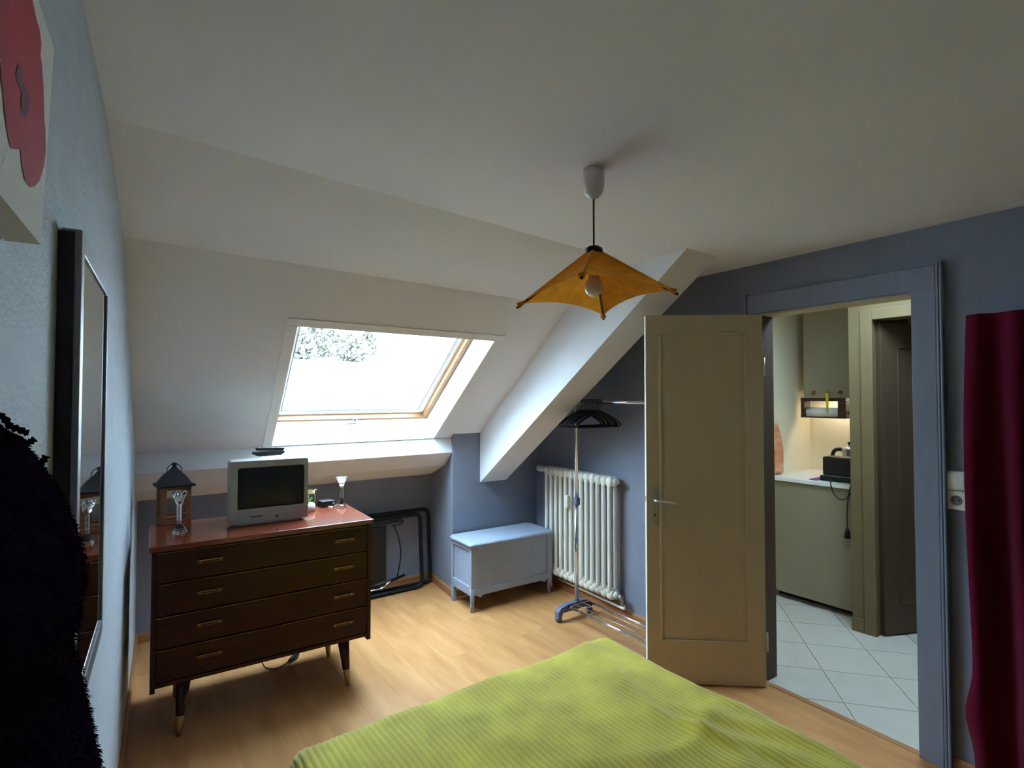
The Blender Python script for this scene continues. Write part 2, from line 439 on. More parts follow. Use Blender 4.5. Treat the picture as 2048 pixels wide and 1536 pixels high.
# ------------------------------------------------------------------ roof window
w1 = thing('window_1', HB[3], kind='structure')
def on_slope(u, v, dep):
    """u 0..1 left to right, v 0..1 top to bottom on the opening, dep metres outwards"""
    t = HB[0].lerp(HB[1], u); bt = HB[3].lerp(HB[2], u)
    return t.lerp(bt, v) + NS * dep
def ring(mb, u0, v0, u1, v1, iu, iv, d0, d1):
    """closed frame: outer rectangle (u0,v0,u1,v1) inner inset by iu, iv, from depth d0 to d1"""
    o = [(u0, v0), (u1, v0), (u1, v1), (u0, v1)]; n = [(u0 + iu, v0 + iv), (u1 - iu, v0 + iv), (u1 - iu, v1 - iv), (u0 + iu, v1 - iv)]
    vs = [on_slope(*p, d0) for p in o + n] + [on_slope(*p, d1) for p in o + n]; fs = []
    for i in range(4):
        j = (i + 1) % 4
        fs += [(i, j, 4 + j, 4 + i), (8 + i, 12 + i, 12 + j, 8 + j), (4 + i, 4 + j, 12 + j, 12 + i), (i, 8 + i, 8 + j, j)]
    return mb.add(vs, fs)
# lining boards of the reveal, each its own part, and the flat trim round the opening
eps = 0.003
for k, (i, j) in enumerate(((0, 1), (1, 2), (2, 3), (3, 0))):
    cen = sum(HB, Vector()) / 4
    p, q = HB[i], HB[j]
    inn = ((cen - (p + q) / 2)); inn -= (q - p).normalized() * inn.dot((q - p).normalized()); inn.normalize()
    part('lining_board', MB().prism([p + NS * -.004, q + NS * -.004, q + inn * .008 + NS * -.004, p + inn * .008 + NS * -.004], NS * (REV + .004)), M_WHITE, w1, True)
for k, (i, j) in enumerate(((0, 1), (3, 0))):
    cen = sum(HB, Vector()) / 4
    p, q = HB[i], HB[j]
    inn = ((cen - (p + q) / 2)); inn -= (q - p).normalized() * inn.dot((q - p).normalized()); inn.normalize()
    wd = 0.048
    pe, qe = (p - (q - p).normalized() * (wd if k == 0 else 0), q + (q - p).normalized() * wd)
    if k == 1: qe = q
    part('trim_board', MB().prism([pe - NS * .006, qe - NS * .006, qe - inn * wd - NS * .006, pe - inn * wd - NS * .006], NS * .0055), M_WHITE, w1, True)
fr = part('frame', ring(MB(), -.06, -.08, 1.06, 1.08, .100, .105, REV, REV + .06), M_PINE, w1, True)
sash = part('sash', ring(MB(), .03, .015, .97, .985, .03, .028, REV + .04, REV + .09), M_WHITE, w1, True)
part('glazing_bead', ring(MB(), .058, .04, .942, .96, .016, .016, REV + .055, REV + .085), M_WHITE, sash, True)
part('gasket', ring(MB(), .072, .054, .928, .946, .006, .005, REV + .052, REV + .08), M_RUBBER, sash, True)
part('pane', MB().prism([on_slope(u, v, REV + .075) for u, v in ((.06, .04), (.94, .04), (.94, .95), (.06, .95))], NS * .006), M_PANE, sash, True)
# handle at the bottom rail of the frame
hp = onp(712, 834, NS, HB[0] + NS * (REV - .005))
hx = (HB[2] - HB[3]).normalized(); hy = (HB[3] - HB[0]).normalized()
hb = MB().prism([hp + hx * .012 - hy * .012, hp - hx * .022 - hy * .012, hp - hx * .022 + hy * .022, hp + hx * .012 + hy * .022], NS * -.025)
part('handle_plate', hb, M_HGREY, w1, True)
part('handle', MB().tube(round_path([hp - NS * .02, hp - NS * .045 + hy * .01, hp - NS * .045 + hy * .015 - hx * .075], .015), [.010] * 8, 8), M_HGREY, w1, True)

# ------------------------------------------------------------------ what is seen through the pane
HZ1, HZ2 = ony(660, 722, 26).z, ony(660, 700, 40).z
def hill(x, y): return HZ1 + (y - 26) * (HZ2 - HZ1) / 14 - .004 * max(0, 26 - y) ** 2 + .25 * noise.noise(Vector((x * .15, y * .15, 0)))
struct('ground_outside', MB().grid(40, 24, lambda u, v: Vector((-14 + u * 64, 7 + v * 48, hill(-14 + u * 64, 7 + v * 48)))), M_SNOW)
def tree(px, py, Y, h, wid, label, seed):
    rnd = random.Random(seed)
    base = ony(px, py, Y); base.z = hill(base.x, base.y)
    t = thing('hillside_tree', base, label=label, cat='tree', group='trees on the pale hillside')
    part('trunk', MB().tube([(0, 0, -.3), (0.05, 0, h * .4), (0, 0.05, h * .9)], [.13, .09, .03], 6), M_BARK, t)
    mb = MB()
    for k in range(1500):
        a = rnd.uniform(0, 2 * math.pi); q = rnd.uniform(.02, 1); rr = wid * math.sin(math.pi * min(.98, q * .75 + .23)) * rnd.uniform(.3, 1)
        c = Vector((rr * math.cos(a), rr * math.sin(a), h * q)); s = rnd.uniform(.05, .14)
        n = Vector((rnd.gauss(0, 1), rnd.gauss(0, 1), rnd.gauss(0, 1))).normalized(); u = n.orthogonal().normalized(); w = n.cross(u)
        mb.add([c + u * s, c + w * s * .6, c - u * s, c - w * s * .6], [(0, 1, 2, 3)])
    part('foliage', mb, M_FOLI, t, kind='stuff')
tree(632, 712, 30, 1.9, 1.0, 'small dark tree on the pale hillside seen through the roof window', 1)
tree(664, 700, 32, 1.5, .9, 'small dark tree on the pale hillside seen through the roof window', 2)
tree(702, 692, 28, 1.4, 1.1, 'small dark tree on the pale hillside seen through the roof window', 3)
tree(735, 678, 34, 1.6, 1.0, 'small dark tree on the pale hillside seen through the roof window', 4)
tree(604, 702, 27, 1.4, .7, 'small dark tree on the pale hillside seen through the roof window', 5)

# ------------------------------------------------------------------ bedroom door: casing, leaf, handle
cs = thing('trim_1', (XR, 1.22, 0), kind='structure')
def casing(y0, y1, z0, z1):
    return MB().bbox(XR - .016, XR - .0005, y0, y1, z0, z1, .003)
part('casing_board', casing(.80, .892, 0, 2.055), M_CASING, cs, True)
part('casing_board', casing(1.63, 1.69, 0, 2.055), M_CASING, cs, True)
part('casing_board', casing(.80, 1.69, 2.055, 2.16), M_CASING, cs, True)
part('casing_moulding', MB().bbox(XR - .03, XR - .0005, .772, .783, 0, 2.17, .004), M_CASING, cs, True)
part('casing_moulding', MB().bbox(XR - .024, XR - .0005, .787, .797, 0, 2.165, .003), M_CASING, cs, True)
part('casing_moulding', MB().bbox(XR - .026, XR - .0005, 1.691, 1.703, 0, 2.17, .004), M_CASING, cs, True)
part('jamb_lining', MB().box(XR, XR + .125, DY1 - .012, DY1 + .001, 0, DH), M_DOORD, cs, True)  # browner than the other linings: shade on this jamb put into the colour
part('jamb_lining', MB().box(XR, XR + .125, DY0 - .001, DY0 + .006, 0, DH), M_DOORP, cs, True)
part('jamb_lining', MB().box(XR, XR + .125, DY0, DY1, DH - .008, DH + .001), M_DOORP, cs, True)
part('threshold', MB().bbox(XR - .005, XR + .03, DY0, DY1, -.004, .004, .003), M_SKIRT, cs, True)

turn_right(cs)
hinge = Vector((2.872, 1.597, 0)); free = Vector((2.385, 2.005, 0))
dv = free - hinge; LW = dv.length; ang = math.atan2(dv.y, dv.x)
dr = thing('door_1', hinge, ang, kind='structure')          # local x along the leaf, local +y faces the room
leaf = part('leaf', MB().bbox(0, LW, -.02, .02, .008, 2.04, .002), M_DOORP, dr)
# camera side of the leaf is local +y
side = 1 if (W(dr) @ Vector((.3, 1, 0)) - CAM).length < (W(dr) @ Vector((.3, -1, 0)) - CAM).length else -1
def yface(a, b): return (side * a, side * b) if side > 0 else (side * b, side * a)
def mould(x0, x1, z0, z1):
    y0, y1 = sorted((side * .0195, side * .030)); return MB().bbox(x0, x1, y0, y1, z0, z1, .004)
m0, m1 = .105, LW - .085
part('moulding', mould(m0 - .016, m0, .25, 1.93), M_DOORP, leaf)
part('moulding', mould(m1, m1 + .016, .25, 1.93), M_DOORP, leaf)
part('moulding', mould(m0 - .016, m1 + .016, .238, .25), M_DOORP, leaf)
part('moulding', mould(m0 - .016, m1 + .016, 1.93, 1.942), M_DOORP, leaf)
part('lit_edge_strip', MB().box(LW - .0005, LW + .002, -.0195, .0195, .01, 2.038), M_WHITE, leaf)  # white strip, the light on the free edge put into colour
for sd in (1, -1):
    y0, y1 = sorted((sd * .0195, sd * .024))
    pt = part('handle_plate', MB().bbox(LW - .062, LW - .026, y0, y1, .865, 1.085, .002), M_STEEL, leaf)
    yy = sd * .055
    part('lever', MB().tube(round_path([(LW - .045, sd * .02, 1.01), (LW - .045, yy, 1.01), (LW - .15, yy, .995)], .018), .0085, 10), M_STEEL, pt)
    part('keyhole', MB().lathe([(.0001, -.001), (.006, -.001), (.006, .001), (.0001, .001)], 12, M=Matrix.Translation((LW - .044, sd * .0245, .93)) @ Matrix.Rotation(math.pi / 2, 4, 'X')), M_BLACK, pt)
part('latch', MB().box(LW, LW + .008, -.006, .006, 1.0, 1.03), M_STEEL, leaf)
for z in (.25, 1.75):
    part('hinge', MB().lathe([(.007, z - .05), (.007, z + .05)], 10, (-.004, side * .022, 0)), M_STEEL, dr)

# ------------------------------------------------------------------ kitchen shell behind the door
KX0, KX1 = XR + .12, 4.93
kf = struct('floor_kitchen', MB().prism([(xr(-.8) + .01, -.8, -.006), (5.4, -.8, -.006), (5.4, 3.3, -.006), (xr(3.3) + .01, 3.3, -.006)], (0, 0, -.09)), M_GROUT)
TA = math.radians(40.2); TS = 0.345
e1, e2 = Vector((math.cos(TA), math.sin(TA))), Vector((math.sin(TA), -math.cos(TA)))
T0 = Vector((3.313, 1.496))
g = 0.0022
for i in range(-9, 9):
    for j in range(-9, 9):
        poly = []
        for a, b in ((g, g), (TS - g, g), (TS - g, TS - g), (g, TS - g)):
            q = T0 + e1 * (i * TS + a) + e2 * (j * TS + b); poly.append((q.x, q.y))
        for nx, ny, cc in ((-1, RSK, -(XR + .006 - RSK * 1.22)), (1, 0, 4.9), (0, 1, 2.6), (0, -1, .3)):
            if poly: poly = clip(poly, nx, ny, cc)
        if len(poly) > 2:
            ctr = Vector((sum(p[0] for p in poly) / len(poly), sum(p[1] for p in poly) / len(poly), 0))
            mb = MB().prism([Vector((p[0], p[1], -.006)) - ctr for p in poly], (0, 0, .006))
            o = bpy.data.objects.new('tile', mb.mesh('tile', M_TILE)); COL.objects.link(o); o.parent = kf; o.location = ctr
KZ = 2.45
# kitchen ceiling with an unseen roof light added for kitchen daylight (a hole)
kh = (3.2, 3.9, .8, 1.6)
struct('ceiling_kitchen', MB().box(KX0 - .11, kh[0], -.8, 3.3, KZ, KZ + .12).box(kh[1], 5.4, -.8, 3.3, KZ, KZ + .12)
       .box(kh[0], kh[1], -.8, kh[2], KZ, KZ + .12).box(kh[0], kh[1], kh[3], 3.3, KZ, KZ + .12), M_CREAM)
w2 = thing('added_roof_light', (kh[0], kh[2], KZ), kind='structure')
fw = MB()
fw.box(kh[0], kh[1], kh[2], kh[2] + .06, KZ + .02, KZ + .1).box(kh[0], kh[1], kh[3] - .06, kh[3], KZ + .02, KZ + .1)
fw.box(kh[0], kh[0] + .06, kh[2] + .06, kh[3] - .06, KZ + .02, KZ + .1).box(kh[1] - .06, kh[1], kh[2] + .06, kh[3] - .06, KZ + .02, KZ + .1)
part('frame', fw, M_PINE, w2, True)
part('pane', MB().box(kh[0] + .05, kh[1] - .05, kh[2] + .05, kh[3] - .05, KZ + .05, KZ + .056), M_PANE, w2, True)
struct('wall_kitchen_return', MB().box(4.22, 5.0, 2.30, 2.42, -.1, KZ), M_CREAM)
struct('wall_kitchen_left', MB().box(KX0 - .02, 4.34, 3.2, 3.32, -.1, KZ).box(4.22, 4.34, 2.42, 3.2, -.1, KZ), M_CREAM)
struct('wall_kitchen_back', MB().box(KX1, KX1 + .1, 1.5, 2.35, -.1, KZ), M_CREAM)
struct('wall_kitchen_near', MB().box(KX0 - .02, 4.3, -.92, -.8, -.1, KZ), M_CREAM)
wkf = struct('wall_kitchen_front', MB().box(XR + .118, XR + .124, -.8, DY0, 0, KZ).box(XR + .118, XR + .124, DY1, 3.25, 0, KZ).box(XR + .118, XR + .124, DY0, DY1, DH, KZ), M_CREAM)
turn_right(wkf)
PY0, PY1 = 1.485, 1.632        # pillar between the worktop and the next doorway
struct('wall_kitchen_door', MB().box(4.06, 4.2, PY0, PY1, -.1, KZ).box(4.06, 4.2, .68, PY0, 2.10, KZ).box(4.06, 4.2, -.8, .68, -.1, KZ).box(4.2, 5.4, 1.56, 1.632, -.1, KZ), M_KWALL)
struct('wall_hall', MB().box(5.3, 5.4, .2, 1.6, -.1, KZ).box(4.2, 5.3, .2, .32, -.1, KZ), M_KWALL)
t2 = thing('trim_2', (4.06, 1.1, 0), kind='structure')
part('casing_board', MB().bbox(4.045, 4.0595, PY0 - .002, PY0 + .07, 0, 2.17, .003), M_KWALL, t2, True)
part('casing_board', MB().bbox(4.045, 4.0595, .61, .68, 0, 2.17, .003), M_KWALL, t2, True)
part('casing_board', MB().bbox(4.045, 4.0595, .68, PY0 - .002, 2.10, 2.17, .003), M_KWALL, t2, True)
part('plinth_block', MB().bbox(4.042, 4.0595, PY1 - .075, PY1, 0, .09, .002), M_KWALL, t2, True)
d2v = Vector((4.40, 1.345, 0)) - Vector((4.105, 1.478, 0)); a2 = math.atan2(d2v.y, d2v.x)
d2 = thing('door_2', (4.105, 1.47, 0), a2, kind='structure')
lf2 = part('leaf', MB().bbox(0, .74, -.018, .018, .01, 2.08, .002), M_DOORD, d2)
for y0, y1 in ((-.026, -.018), (.018, .026)):
    for x0, x1, z0, z1 in ((.13, .14, .2, 1.92), (.60, .61, .2, 1.92), (.14, .60, .2, .21), (.14, .60, 1.91, 1.92)):
        part('moulding', MB().bbox(x0, x1, y0, y1, z0, z1, .003), M_DOORD, lf2)

# ================================================================== bedroom furniture
# ------------------------------------------------------------------ chest of drawers
DA = math.radians(-2.3); DW, DD, DT = 1.022, 0.52, 0.90
FL = Vector((0.122, 2.956, 0))
dax, day = Vector((math.cos(DA), math.sin(DA), 0)), Vector((-math.sin(DA), math.cos(DA), 0))
ds = thing('chest_of_drawers', FL + dax * DW / 2 + day * DD / 2, DA, 'glossy dark mahogany chest of four drawers on tapered legs', 'chest of drawers')
hw, hd = DW / 2, DD / 2
body = MB().box(-hw, -hw + .02, -hd, hd, .235, .873).box(hw - .02, hw, -hd, hd, .235, .873).box(-hw + .02, hw - .02, hd - .012, hd, .25, .873)
body.box(-hw + .02, hw - .02, -hd + .02, hd - .012, .25, .27).box(-hw + .02, hw - .02, -hd + .012, hd - .012, .855, .873)
part('carcass', body, M_MAHOG, ds)
part('top', MB().bbox(-hw - .012, hw + .012, -hd - .012, hd + .006, .874, DT, .004), M_MAHTOP, ds)
part('bottom_rail', MB().bbox(-hw + .02, hw - .02, -hd + .004, -hd + .03, .252, .272, .003), M_MAHOG, ds)
zd = [.274, .424, .574, .724, .868]
for k in range(4):
    z0, z1 = zd[k] + .002, zd[k + 1] - .002
    dw = part('drawer', MB().bbox(-hw + .022, hw - .022, -hd + .002, -hd + .022, z0, z1 - .006, .003)
              .box(-hw + .03, hw - .03, -hd + .022, hd - .03, z0 + .01, z1 - .03), M_MAHOG, ds)
    part('brass_line', MB().box(-hw + .022, hw - .022, -hd + .001, -hd + .01, z1 - .0048, z1 - .0030), M_BRASS, dw)
    for hxp in (-hw + .235, hw - .152):
        zc = (z0 + z1) / 2 + .005
        hl = .055
        hm = MB().bbox(hxp - hl, hxp + hl, -hd - .013, -hd - .007, zc + .005, zc + .0105, .002)
        hm.bbox(hxp - hl, hxp + hl, -hd - .006, -hd + .002, zc - .006, zc - .003, .001)
        hm.box(hxp - hl + .01, hxp - hl + .016, -hd - .008, -hd + .003, zc - .004, zc + .008).box(hxp + hl - .016, hxp + hl - .01, -hd - .008, -hd + .003, zc - .004, zc + .008)
        part('handle', hm, M_BRASS, dw, label='slim brass bar handle')
for sx, sy in ((-1, -1), (1, -1), (-1, 1), (1, 1)):
    tx, ty = sx * (hw - .135), (-(hd - .06) if sy < 0 else hd - .10)
    bx, by = tx + sx * .02, ty + (-.03 if sy < 0 else .0)
    tp, bt = Vector((tx, ty, .252)), Vector((bx, by, .006))
    lg = part('leg', MB().tube([tp, bt.lerp(tp, .35), bt.lerp(tp, .33)], [.032, .0195, .019], 16), M_MAHOG, ds)
    part('ferrule', MB().tube([bt.lerp(tp, .34), bt.lerp(tp, .04), bt], [.0195, .0125, .009], 16).lathe([(.009, 0), (.011, .003), (.009, .007)], 12, (bx, by, 0)), M_BRASS, lg, label='brass leg ferrule')

def on_top(px, py): return onz(px, py, DT)
# ------------------------------------------------------------------ television
tvL, tvR = on_top(458, 1057), on_top(616, 1038)
tvd = tvR - tvL; TWd = tvd.length; TH = .345
tv = thing('television', (tvL + tvR) / 2 + Vector((0, .0, 0)), math.atan2(tvd.y, tvd.x), 'small silver-grey tube television standing on the chest of drawers', 'television')
t = TWd / 2
def rr_ring(x0, x1, z0, z1, r, n=5):
    pts = []
    for cx_, cz_, a0 in ((x1 - r, z1 - r, 0), (x0 + r, z1 - r, 90), (x0 + r, z0 + r, 180), (x1 - r, z0 + r, 270)):
        for k in range(n + 1):
            a = math.radians(a0 + 90 * k / n); pts.append((cx_ + r * math.cos(a), cz_ + r * math.sin(a)))
    return pts
def loft(mb, rings, cap0=True, cap1=True, smooth=False):
    n = len(rings[0]); vs = [p for r in rings for p in r]; fs = []
    for i in range(len(rings) - 1):
        for k in range(n): fs.append((i * n + k, i * n + (k + 1) % n, (i + 1) * n + (k + 1) % n, (i + 1) * n + k))
    if cap0: fs.append(tuple(range(n))[::-1])
    if cap1: fs.append(tuple((len(rings) - 1) * n + k for k in range(n)))
    return mb.add(vs, fs, smooth)
def R3(ring2, y): return [Vector((x, y, z)) for x, z in ring2]
tz0 = .012
cas = MB()
sx0, sx1, sz0, sz1 = -t + .038, t - .022, .088, TH - .038
outer = rr_ring(-t, t, tz0, TH, .012); mid = rr_ring(-t + .002, t - .002, tz0 + .002, TH - .002, .012)
scr = rr_ring(sx0, sx1, sz0, sz1, .012)
loft(cas, [R3(scr, .018), R3(scr, .0), R3(mid, -.004), R3(outer, .004), R3(outer, .10), R3(rr_ring(-t + .02, t - .02, tz0 + .01, TH - .02, .02), .16),
           R3(rr_ring(-t + .07, t - .07, tz0 + .03, TH - .09, .03), .31), R3(rr_ring(-t + .08, t - .08, tz0 + .04, TH - .10, .03), .33)], cap0=False)
cas_o = part('casing', cas, M_TVGREY, tv)
part('foot', MB().bbox(-t + .03, t - .03, .01, .12, 0, .014, .004), M_TVGREY, tv)
scm = MB().grid(14, 12, lambda u, v: Vector((sx0 + .001 + (sx1 - sx0 - .002) * u, .012 - .012 * (1 - (2 * u - 1) ** 2) * (1 - (2 * v - 1) ** 2), sz0 + .001 + (sz1 - sz0 - .002) * v)))
part('screen', scm, M_SCREEN, tv, label='dark curved tube screen')
part('speaker_slot', MB().bbox(-t + .10, -t + .16, -.006, -.002, .045, .05, .001), M_BLACK, tv)
part('button', MB().lathe([(.006, -.003), (.006, .003)], 12, M=Matrix.Translation((.035, -.003, .038)) @ Matrix.Rotation(math.pi / 2, 4, 'X')), M_BLACK, tv)
for k in range(4): part('button', MB().bbox(.07 + k * .022, .083 + k * .022, -.0065, -.002, .036, .042, .001), M_TVGREY, tv)
part('badge', MB().bbox(-.022, .012, -.0055, -.003, TH - .026, TH - .016, .001), M_STEEL, tv)
tvz = DT + TH
# ------------------------------------------------------------------ remote controls on the television
def remote(loc, rz, L_, Wd, Hh, tilt, label, taper):
    r = thing('remote_control', loc, rz, label, 'remote')
    M = Matrix.Rotation(tilt, 4, 'Y')
    b = MB(); a0 = L_ / 2
    pr = [(-a0, Hh * .5), (-a0 + taper, 0), (a0 - taper, 0), (a0, Hh * .55), (a0, Hh), (-a0, Hh)]
    b.prism([M @ Vector((x, -Wd / 2, z)) for x, z in pr], M @ Vector((0, Wd, 0)))
    o = part('casing', b, M_BLACK, r)
    for i in range(7):
        for j in range(3):
            part('button', MB().bbox(-a0 * .8 + i * L_ * .115, -a0 * .8 + i * L_ * .115 + .009, -Wd * .33 + j * Wd * .26, -Wd * .33 + j * Wd * .26 + .007, Hh, Hh + .0018, .0006, M), M_RUBBER if (i + j) % 4 else M_PLASTW, o)
    return r
rp0 = onz(537, 911, tvz); rp0 = Vector((rp0.x, max(rp0.y, tvL.y + .06), tvz))
remote(rp0 + Vector((0, 0, .0005)), math.radians(4), .165, .05, .024, 0, 'black remote control lying on the television, under another', .022)
remote(rp0 + Vector((.008, .004, .0295)), math.radians(-7), .15, .045, .015, math.radians(1.6), 'flat black remote control lying across the other remote', .004)

# ------------------------------------------------------------------ lantern
lp = on_top(348, 1046); lp = Vector((lp.x, lp.y + .03, DT))
ln = thing('lantern', lp, math.radians(6), 'brown wooden lantern with a dark metal roof and ring', 'lantern')
s = .058
part('base', MB().bbox(-s - .014, s + .014, -s - .014, s + .014, 0, .022, .004), M_LANTW, ln)
for sx in (-1, 1):
    for sy in (-1, 1):
        part('post', MB().bbox(sx * s - .013, sx * s + .013, sy * s - .013, sy * s + .013, .022, .178, .003), M_LANTW, ln)
for sx, sy in ((0, -1), (0, 1), (-1, 0), (1, 0)):
    for z0, z1 in ((.160, .178), (.022, .034)):
        if sx == 0: mb = MB().bbox(-s, s, sy * s - .008, sy * s + .008, z0, z1, .002)
        else: mb = MB().bbox(sx * s - .008, sx * s + .008, -s, s, z0, z1, .002)
        part('rail', mb, M_LANTW, ln)
    if sx == 0: pm = MB().box(-s + .013, s - .013, sy * s - .001, sy * s + .001, .034, .160)
    else: pm = MB().box(sx * s - .001, sx * s + .001, -s + .013, s - .013, .034, .160)
    part('pane', pm, M_JARG, ln)
def sq(r, z): return [Vector((r, r, z)), Vector((-r, r, z)), Vector((-r, -r, z)), Vector((r, -r, z))]
rf = part('roof', loft(MB(), [sq(s + .028, .176), sq(s + .03, .184), sq(s + .012, .192), sq(.05, .222), sq(.016, .256), sq(.012, .262)]), M_LANTM, ln, label='dark metal pyramid roof')
part('finial', MB().lathe([(.012, .258), (.013, .266), (.008, .27), (.014, .278), (.012, .285), (.0001, .287)], 14), M_LANTM, rf)
part('ring', MB().tube(arc((0, 0, .245), .036, 0, 2 * math.pi * 23 / 24, 23, (1, 0, 0), (0, 0, 1)), .0022, 6, closed=True), M_LANTM, rf)
part('latch', MB().bbox(s + .012, s + .018, -.006, .006, .10, .115, .002), M_STEEL, ln)
ln.scale = (1, 1, 1.13)
# ------------------------------------------------------------------ glass candle holders
def candle_holder(loc, h, label):
    c = thing('candle_holder', loc, .2, label, 'candle holder')
    k = h / .19
    part('base', MB().lathe([(.034 * k, 0), (.036 * k, .004 * k), (.028 * k, .018 * k), (.013 * k, .040 * k)], 8, smooth=False), M_GLASS, c)
    part('stem', MB().lathe([(.0128 * k, .040 * k), (.0105 * k, .055 * k), (.0105 * k, .125 * k), (.0128 * k, .135 * k)], 8, smooth=False), M_GLASS, c)
    part('cup', MB().lathe([(.0128 * k, .135 * k), (.019 * k, .150 * k), (.018 * k, .156 * k), (.026 * k, .166 * k), (.026 * k, .171 * k), (.036 * k, .184 * k), (.036 * k, .19 * k), (.016 * k, .188 * k), (.0145 * k, .165 * k), (.0001, .164 * k)], 12, smooth=False), M_GLASS, c)
    return c
candle_holder(on_top(358, 1066), .205, 'clear glass candle holder in front of the wooden lantern')
candle_holder(on_top(683, 1014), .185, 'clear glass candle holder gleaming at the window end of the chest top')
# ------------------------------------------------------------------ jar with plant
jp = on_top(619, 1024); jp = Vector((jp.x, jp.y + .03, DT))
jr = thing('plant_jar', jp, 0.3, 'glass jar with white sand, green plant and twine beside the television', 'jar')
part('jar', MB().lathe([(.038, 0), (.042, .006), (.042, .085), (.034, .105), (.034, .128), (.036, .13)], 24), M_JARG, jr)
part('sand', MB().lathe([(.0395, .003), (.0400, .040), (.03, .047), (.0001, .044)], 24), M_SAND, jr)
lv = MB()
for k in range(9):
    a = k * 2.4; r = .026 + .006 * (k % 3); h = .034 + .008 * (k % 4)
    dd = Vector((math.cos(a), math.sin(a), 0)); pp = Vector((-dd.y, dd.x, 0)) * .005; z0 = Vector((0, 0, .045))
    lv.add([z0 - pp * .6, z0 + pp * .6, z0 + dd * r * .6 + pp + Vector((0, 0, h * .7)), z0 + dd * r * .6 - pp + Vector((0, 0, h * .7)), z0 + dd * r + Vector((0, 0, h))], [(0, 1, 2, 3), (3, 2, 4)])
part('succulent', lv, M_LEAF, jr, label='small spiky green plant')
tw = MB()
for zz in (.108, .112, .117): tw.tube(arc((0, 0, zz), .0358, 0, 2 * math.pi * 23 / 24, 23, (1, 0, .03), (0, 1, .02)), .0018, 5, closed=True)
tw.tube(smooth_path([(.036, 0, .112), (.046, -.004, .08), (.044, .004, .04), (.05, -.004, .012)]), .0015, 5)
tw.tube(smooth_path([(.036, 0, .112), (.05, .006, .122), (.06, .002, .116)]), .0015, 5)
part('twine', tw, M_TWINE, jr, label='thin pale twine')
# ------------------------------------------------------------------ black box
bp0 = on_top(653, 1009)
bxo = thing('receiver_box', Vector((bp0.x - .02, min(bp0.y + .02, 3.415), DT)), .12, 'small black receiver box between the jar and the glass candle holder', 'box')
part('casing', MB().bbox(-.04, .04, -.035, .035, .003, .038, .003), M_BLACK, bxo)
for sx in (-.03, .03):
    for sy in (-.025, .025): part('foot', MB().lathe([(.006, 0), (.006, .004)], 10, (sx, sy, 0)), M_RUBBER, bxo)
part('socket', MB().lathe([(.005, -.002), (.005, .002)], 10, M=Matrix.Translation((.03, -.036, .02)) @ Matrix.Rotation(math.pi / 2, 4, 'X')), M_STEEL, bxo)
# thin white cable at the back edge of the top

cq = Vector((ds.location.x + .40, ds.location.y + .18, DT))
solo('white_cable', MB().tube(smooth_path([cq + Vector((-.03, .02, .0032)), cq + Vector((0, .01, .0032)), cq + Vector((.025, -.01, .0032)), cq + Vector((.01, -.03, .0032))]), .003, 6), M_PLASTW,
     'short white cable curled behind the glass candle holder', 'cable', loc=cq)

# ------------------------------------------------------------------ cable with plug below the chest of drawers
pgp = onz(588, 1312, .0)
cb = thing('power_cable', pgp, 0, 'thin black cable with a plug lying on the floor under the drawers', 'cable')
cpts = [onz(x, y, z) for x, y, z in ((523, 1322, .03), (530, 1334, .006), (545, 1338, .004), (562, 1333, .006), (576, 1324, .014))]
part('cord', MB().tube(smooth_path(cpts), .0035, 6), M_BLACK, cb, True)
pa, pb = onz(576, 1324, .014), onz(594, 1308, .02)
part('plug', MB().tube([pa, pa.lerp(pb, .4), pb], [.006, .014, .017], 10), M_BLACK, cb, True)
for o_ in (-.008, .008):
    e = (pb - pa).normalized(); sdv = e.cross(Vector((0, 0, 1))).normalized()
    part('pin', MB().tube([pb + sdv * o_, pb + sdv * o_ + e * .02], .0024, 6), M_CHROME, cb, True)

# ------------------------------------------------------------------ black folding frame against the knee wall
ff = thing('folding_frame', (1.75, 4.14, 0), 0, 'black tubular folding frame leaning on the blue wall beside the drawers', 'folding bed')
def frame_loop(x0, x1, z0, z1, y0, y1, r):
    def P(x, z): return Vector((x, y0 + (y1 - y0) * (z - z0) / (z1 - z0), z))
    pts = round_path([P((x0 + x1) / 2, z0), P(x1, z0), P(x1, z1), P(x0, z1), P(x0, z0), P((x0 + x1) / 2, z0)], .055, 6)
    return MB().tube(pts[:-1], r, 10, closed=True)
part('front_tube_frame', frame_loop(.95, 2.045, .018, .605, 4.085, 4.13, .017), M_BLACKM, ff, True)
part('rear_tube_frame', frame_loop(1.02, 2.15, .018, .625, 4.145, 4.19, .017), M_BLACKM, ff, True)
part('slat_panel', MB().bbox(1.0, 1.742, 4.118, 4.138, .11, .55, .006), M_BLACK, ff, True, label='dark flat panel')
part('top_bar', MB().bbox(1.0, 1.87, 4.10, 4.135, .56, .60, .008), M_BLACK, ff, True)
part('handle', MB().tube(round_path([(1.80, 4.10, .59), (1.88, 4.09, .575), (1.86, 4.09, .55), (1.78, 4.10, .545)], .012), .008, 8), M_BLACK, ff, True)
part('cross_tube', MB().tube([(1.55, 4.10, .09), (1.72, 4.10, .095), (1.89, 4.09, .135)], .013, 8), M_BLACKM, ff, True)
part('cross_tube', MB().tube(round_path([(1.45, 4.10, .06), (1.70, 4.10, .06), (1.765, 4.08, .115)], .03), .008, 8), M_CHROME, ff, True)
part('cable', MB().tube(smooth_path([(1.795, 4.10, .55), (1.83, 4.09, .46), (1.855, 4.09, .33), (1.845, 4.09, .22), (1.82, 4.09, .11)]), .006, 6), M_BLACK, ff, True)

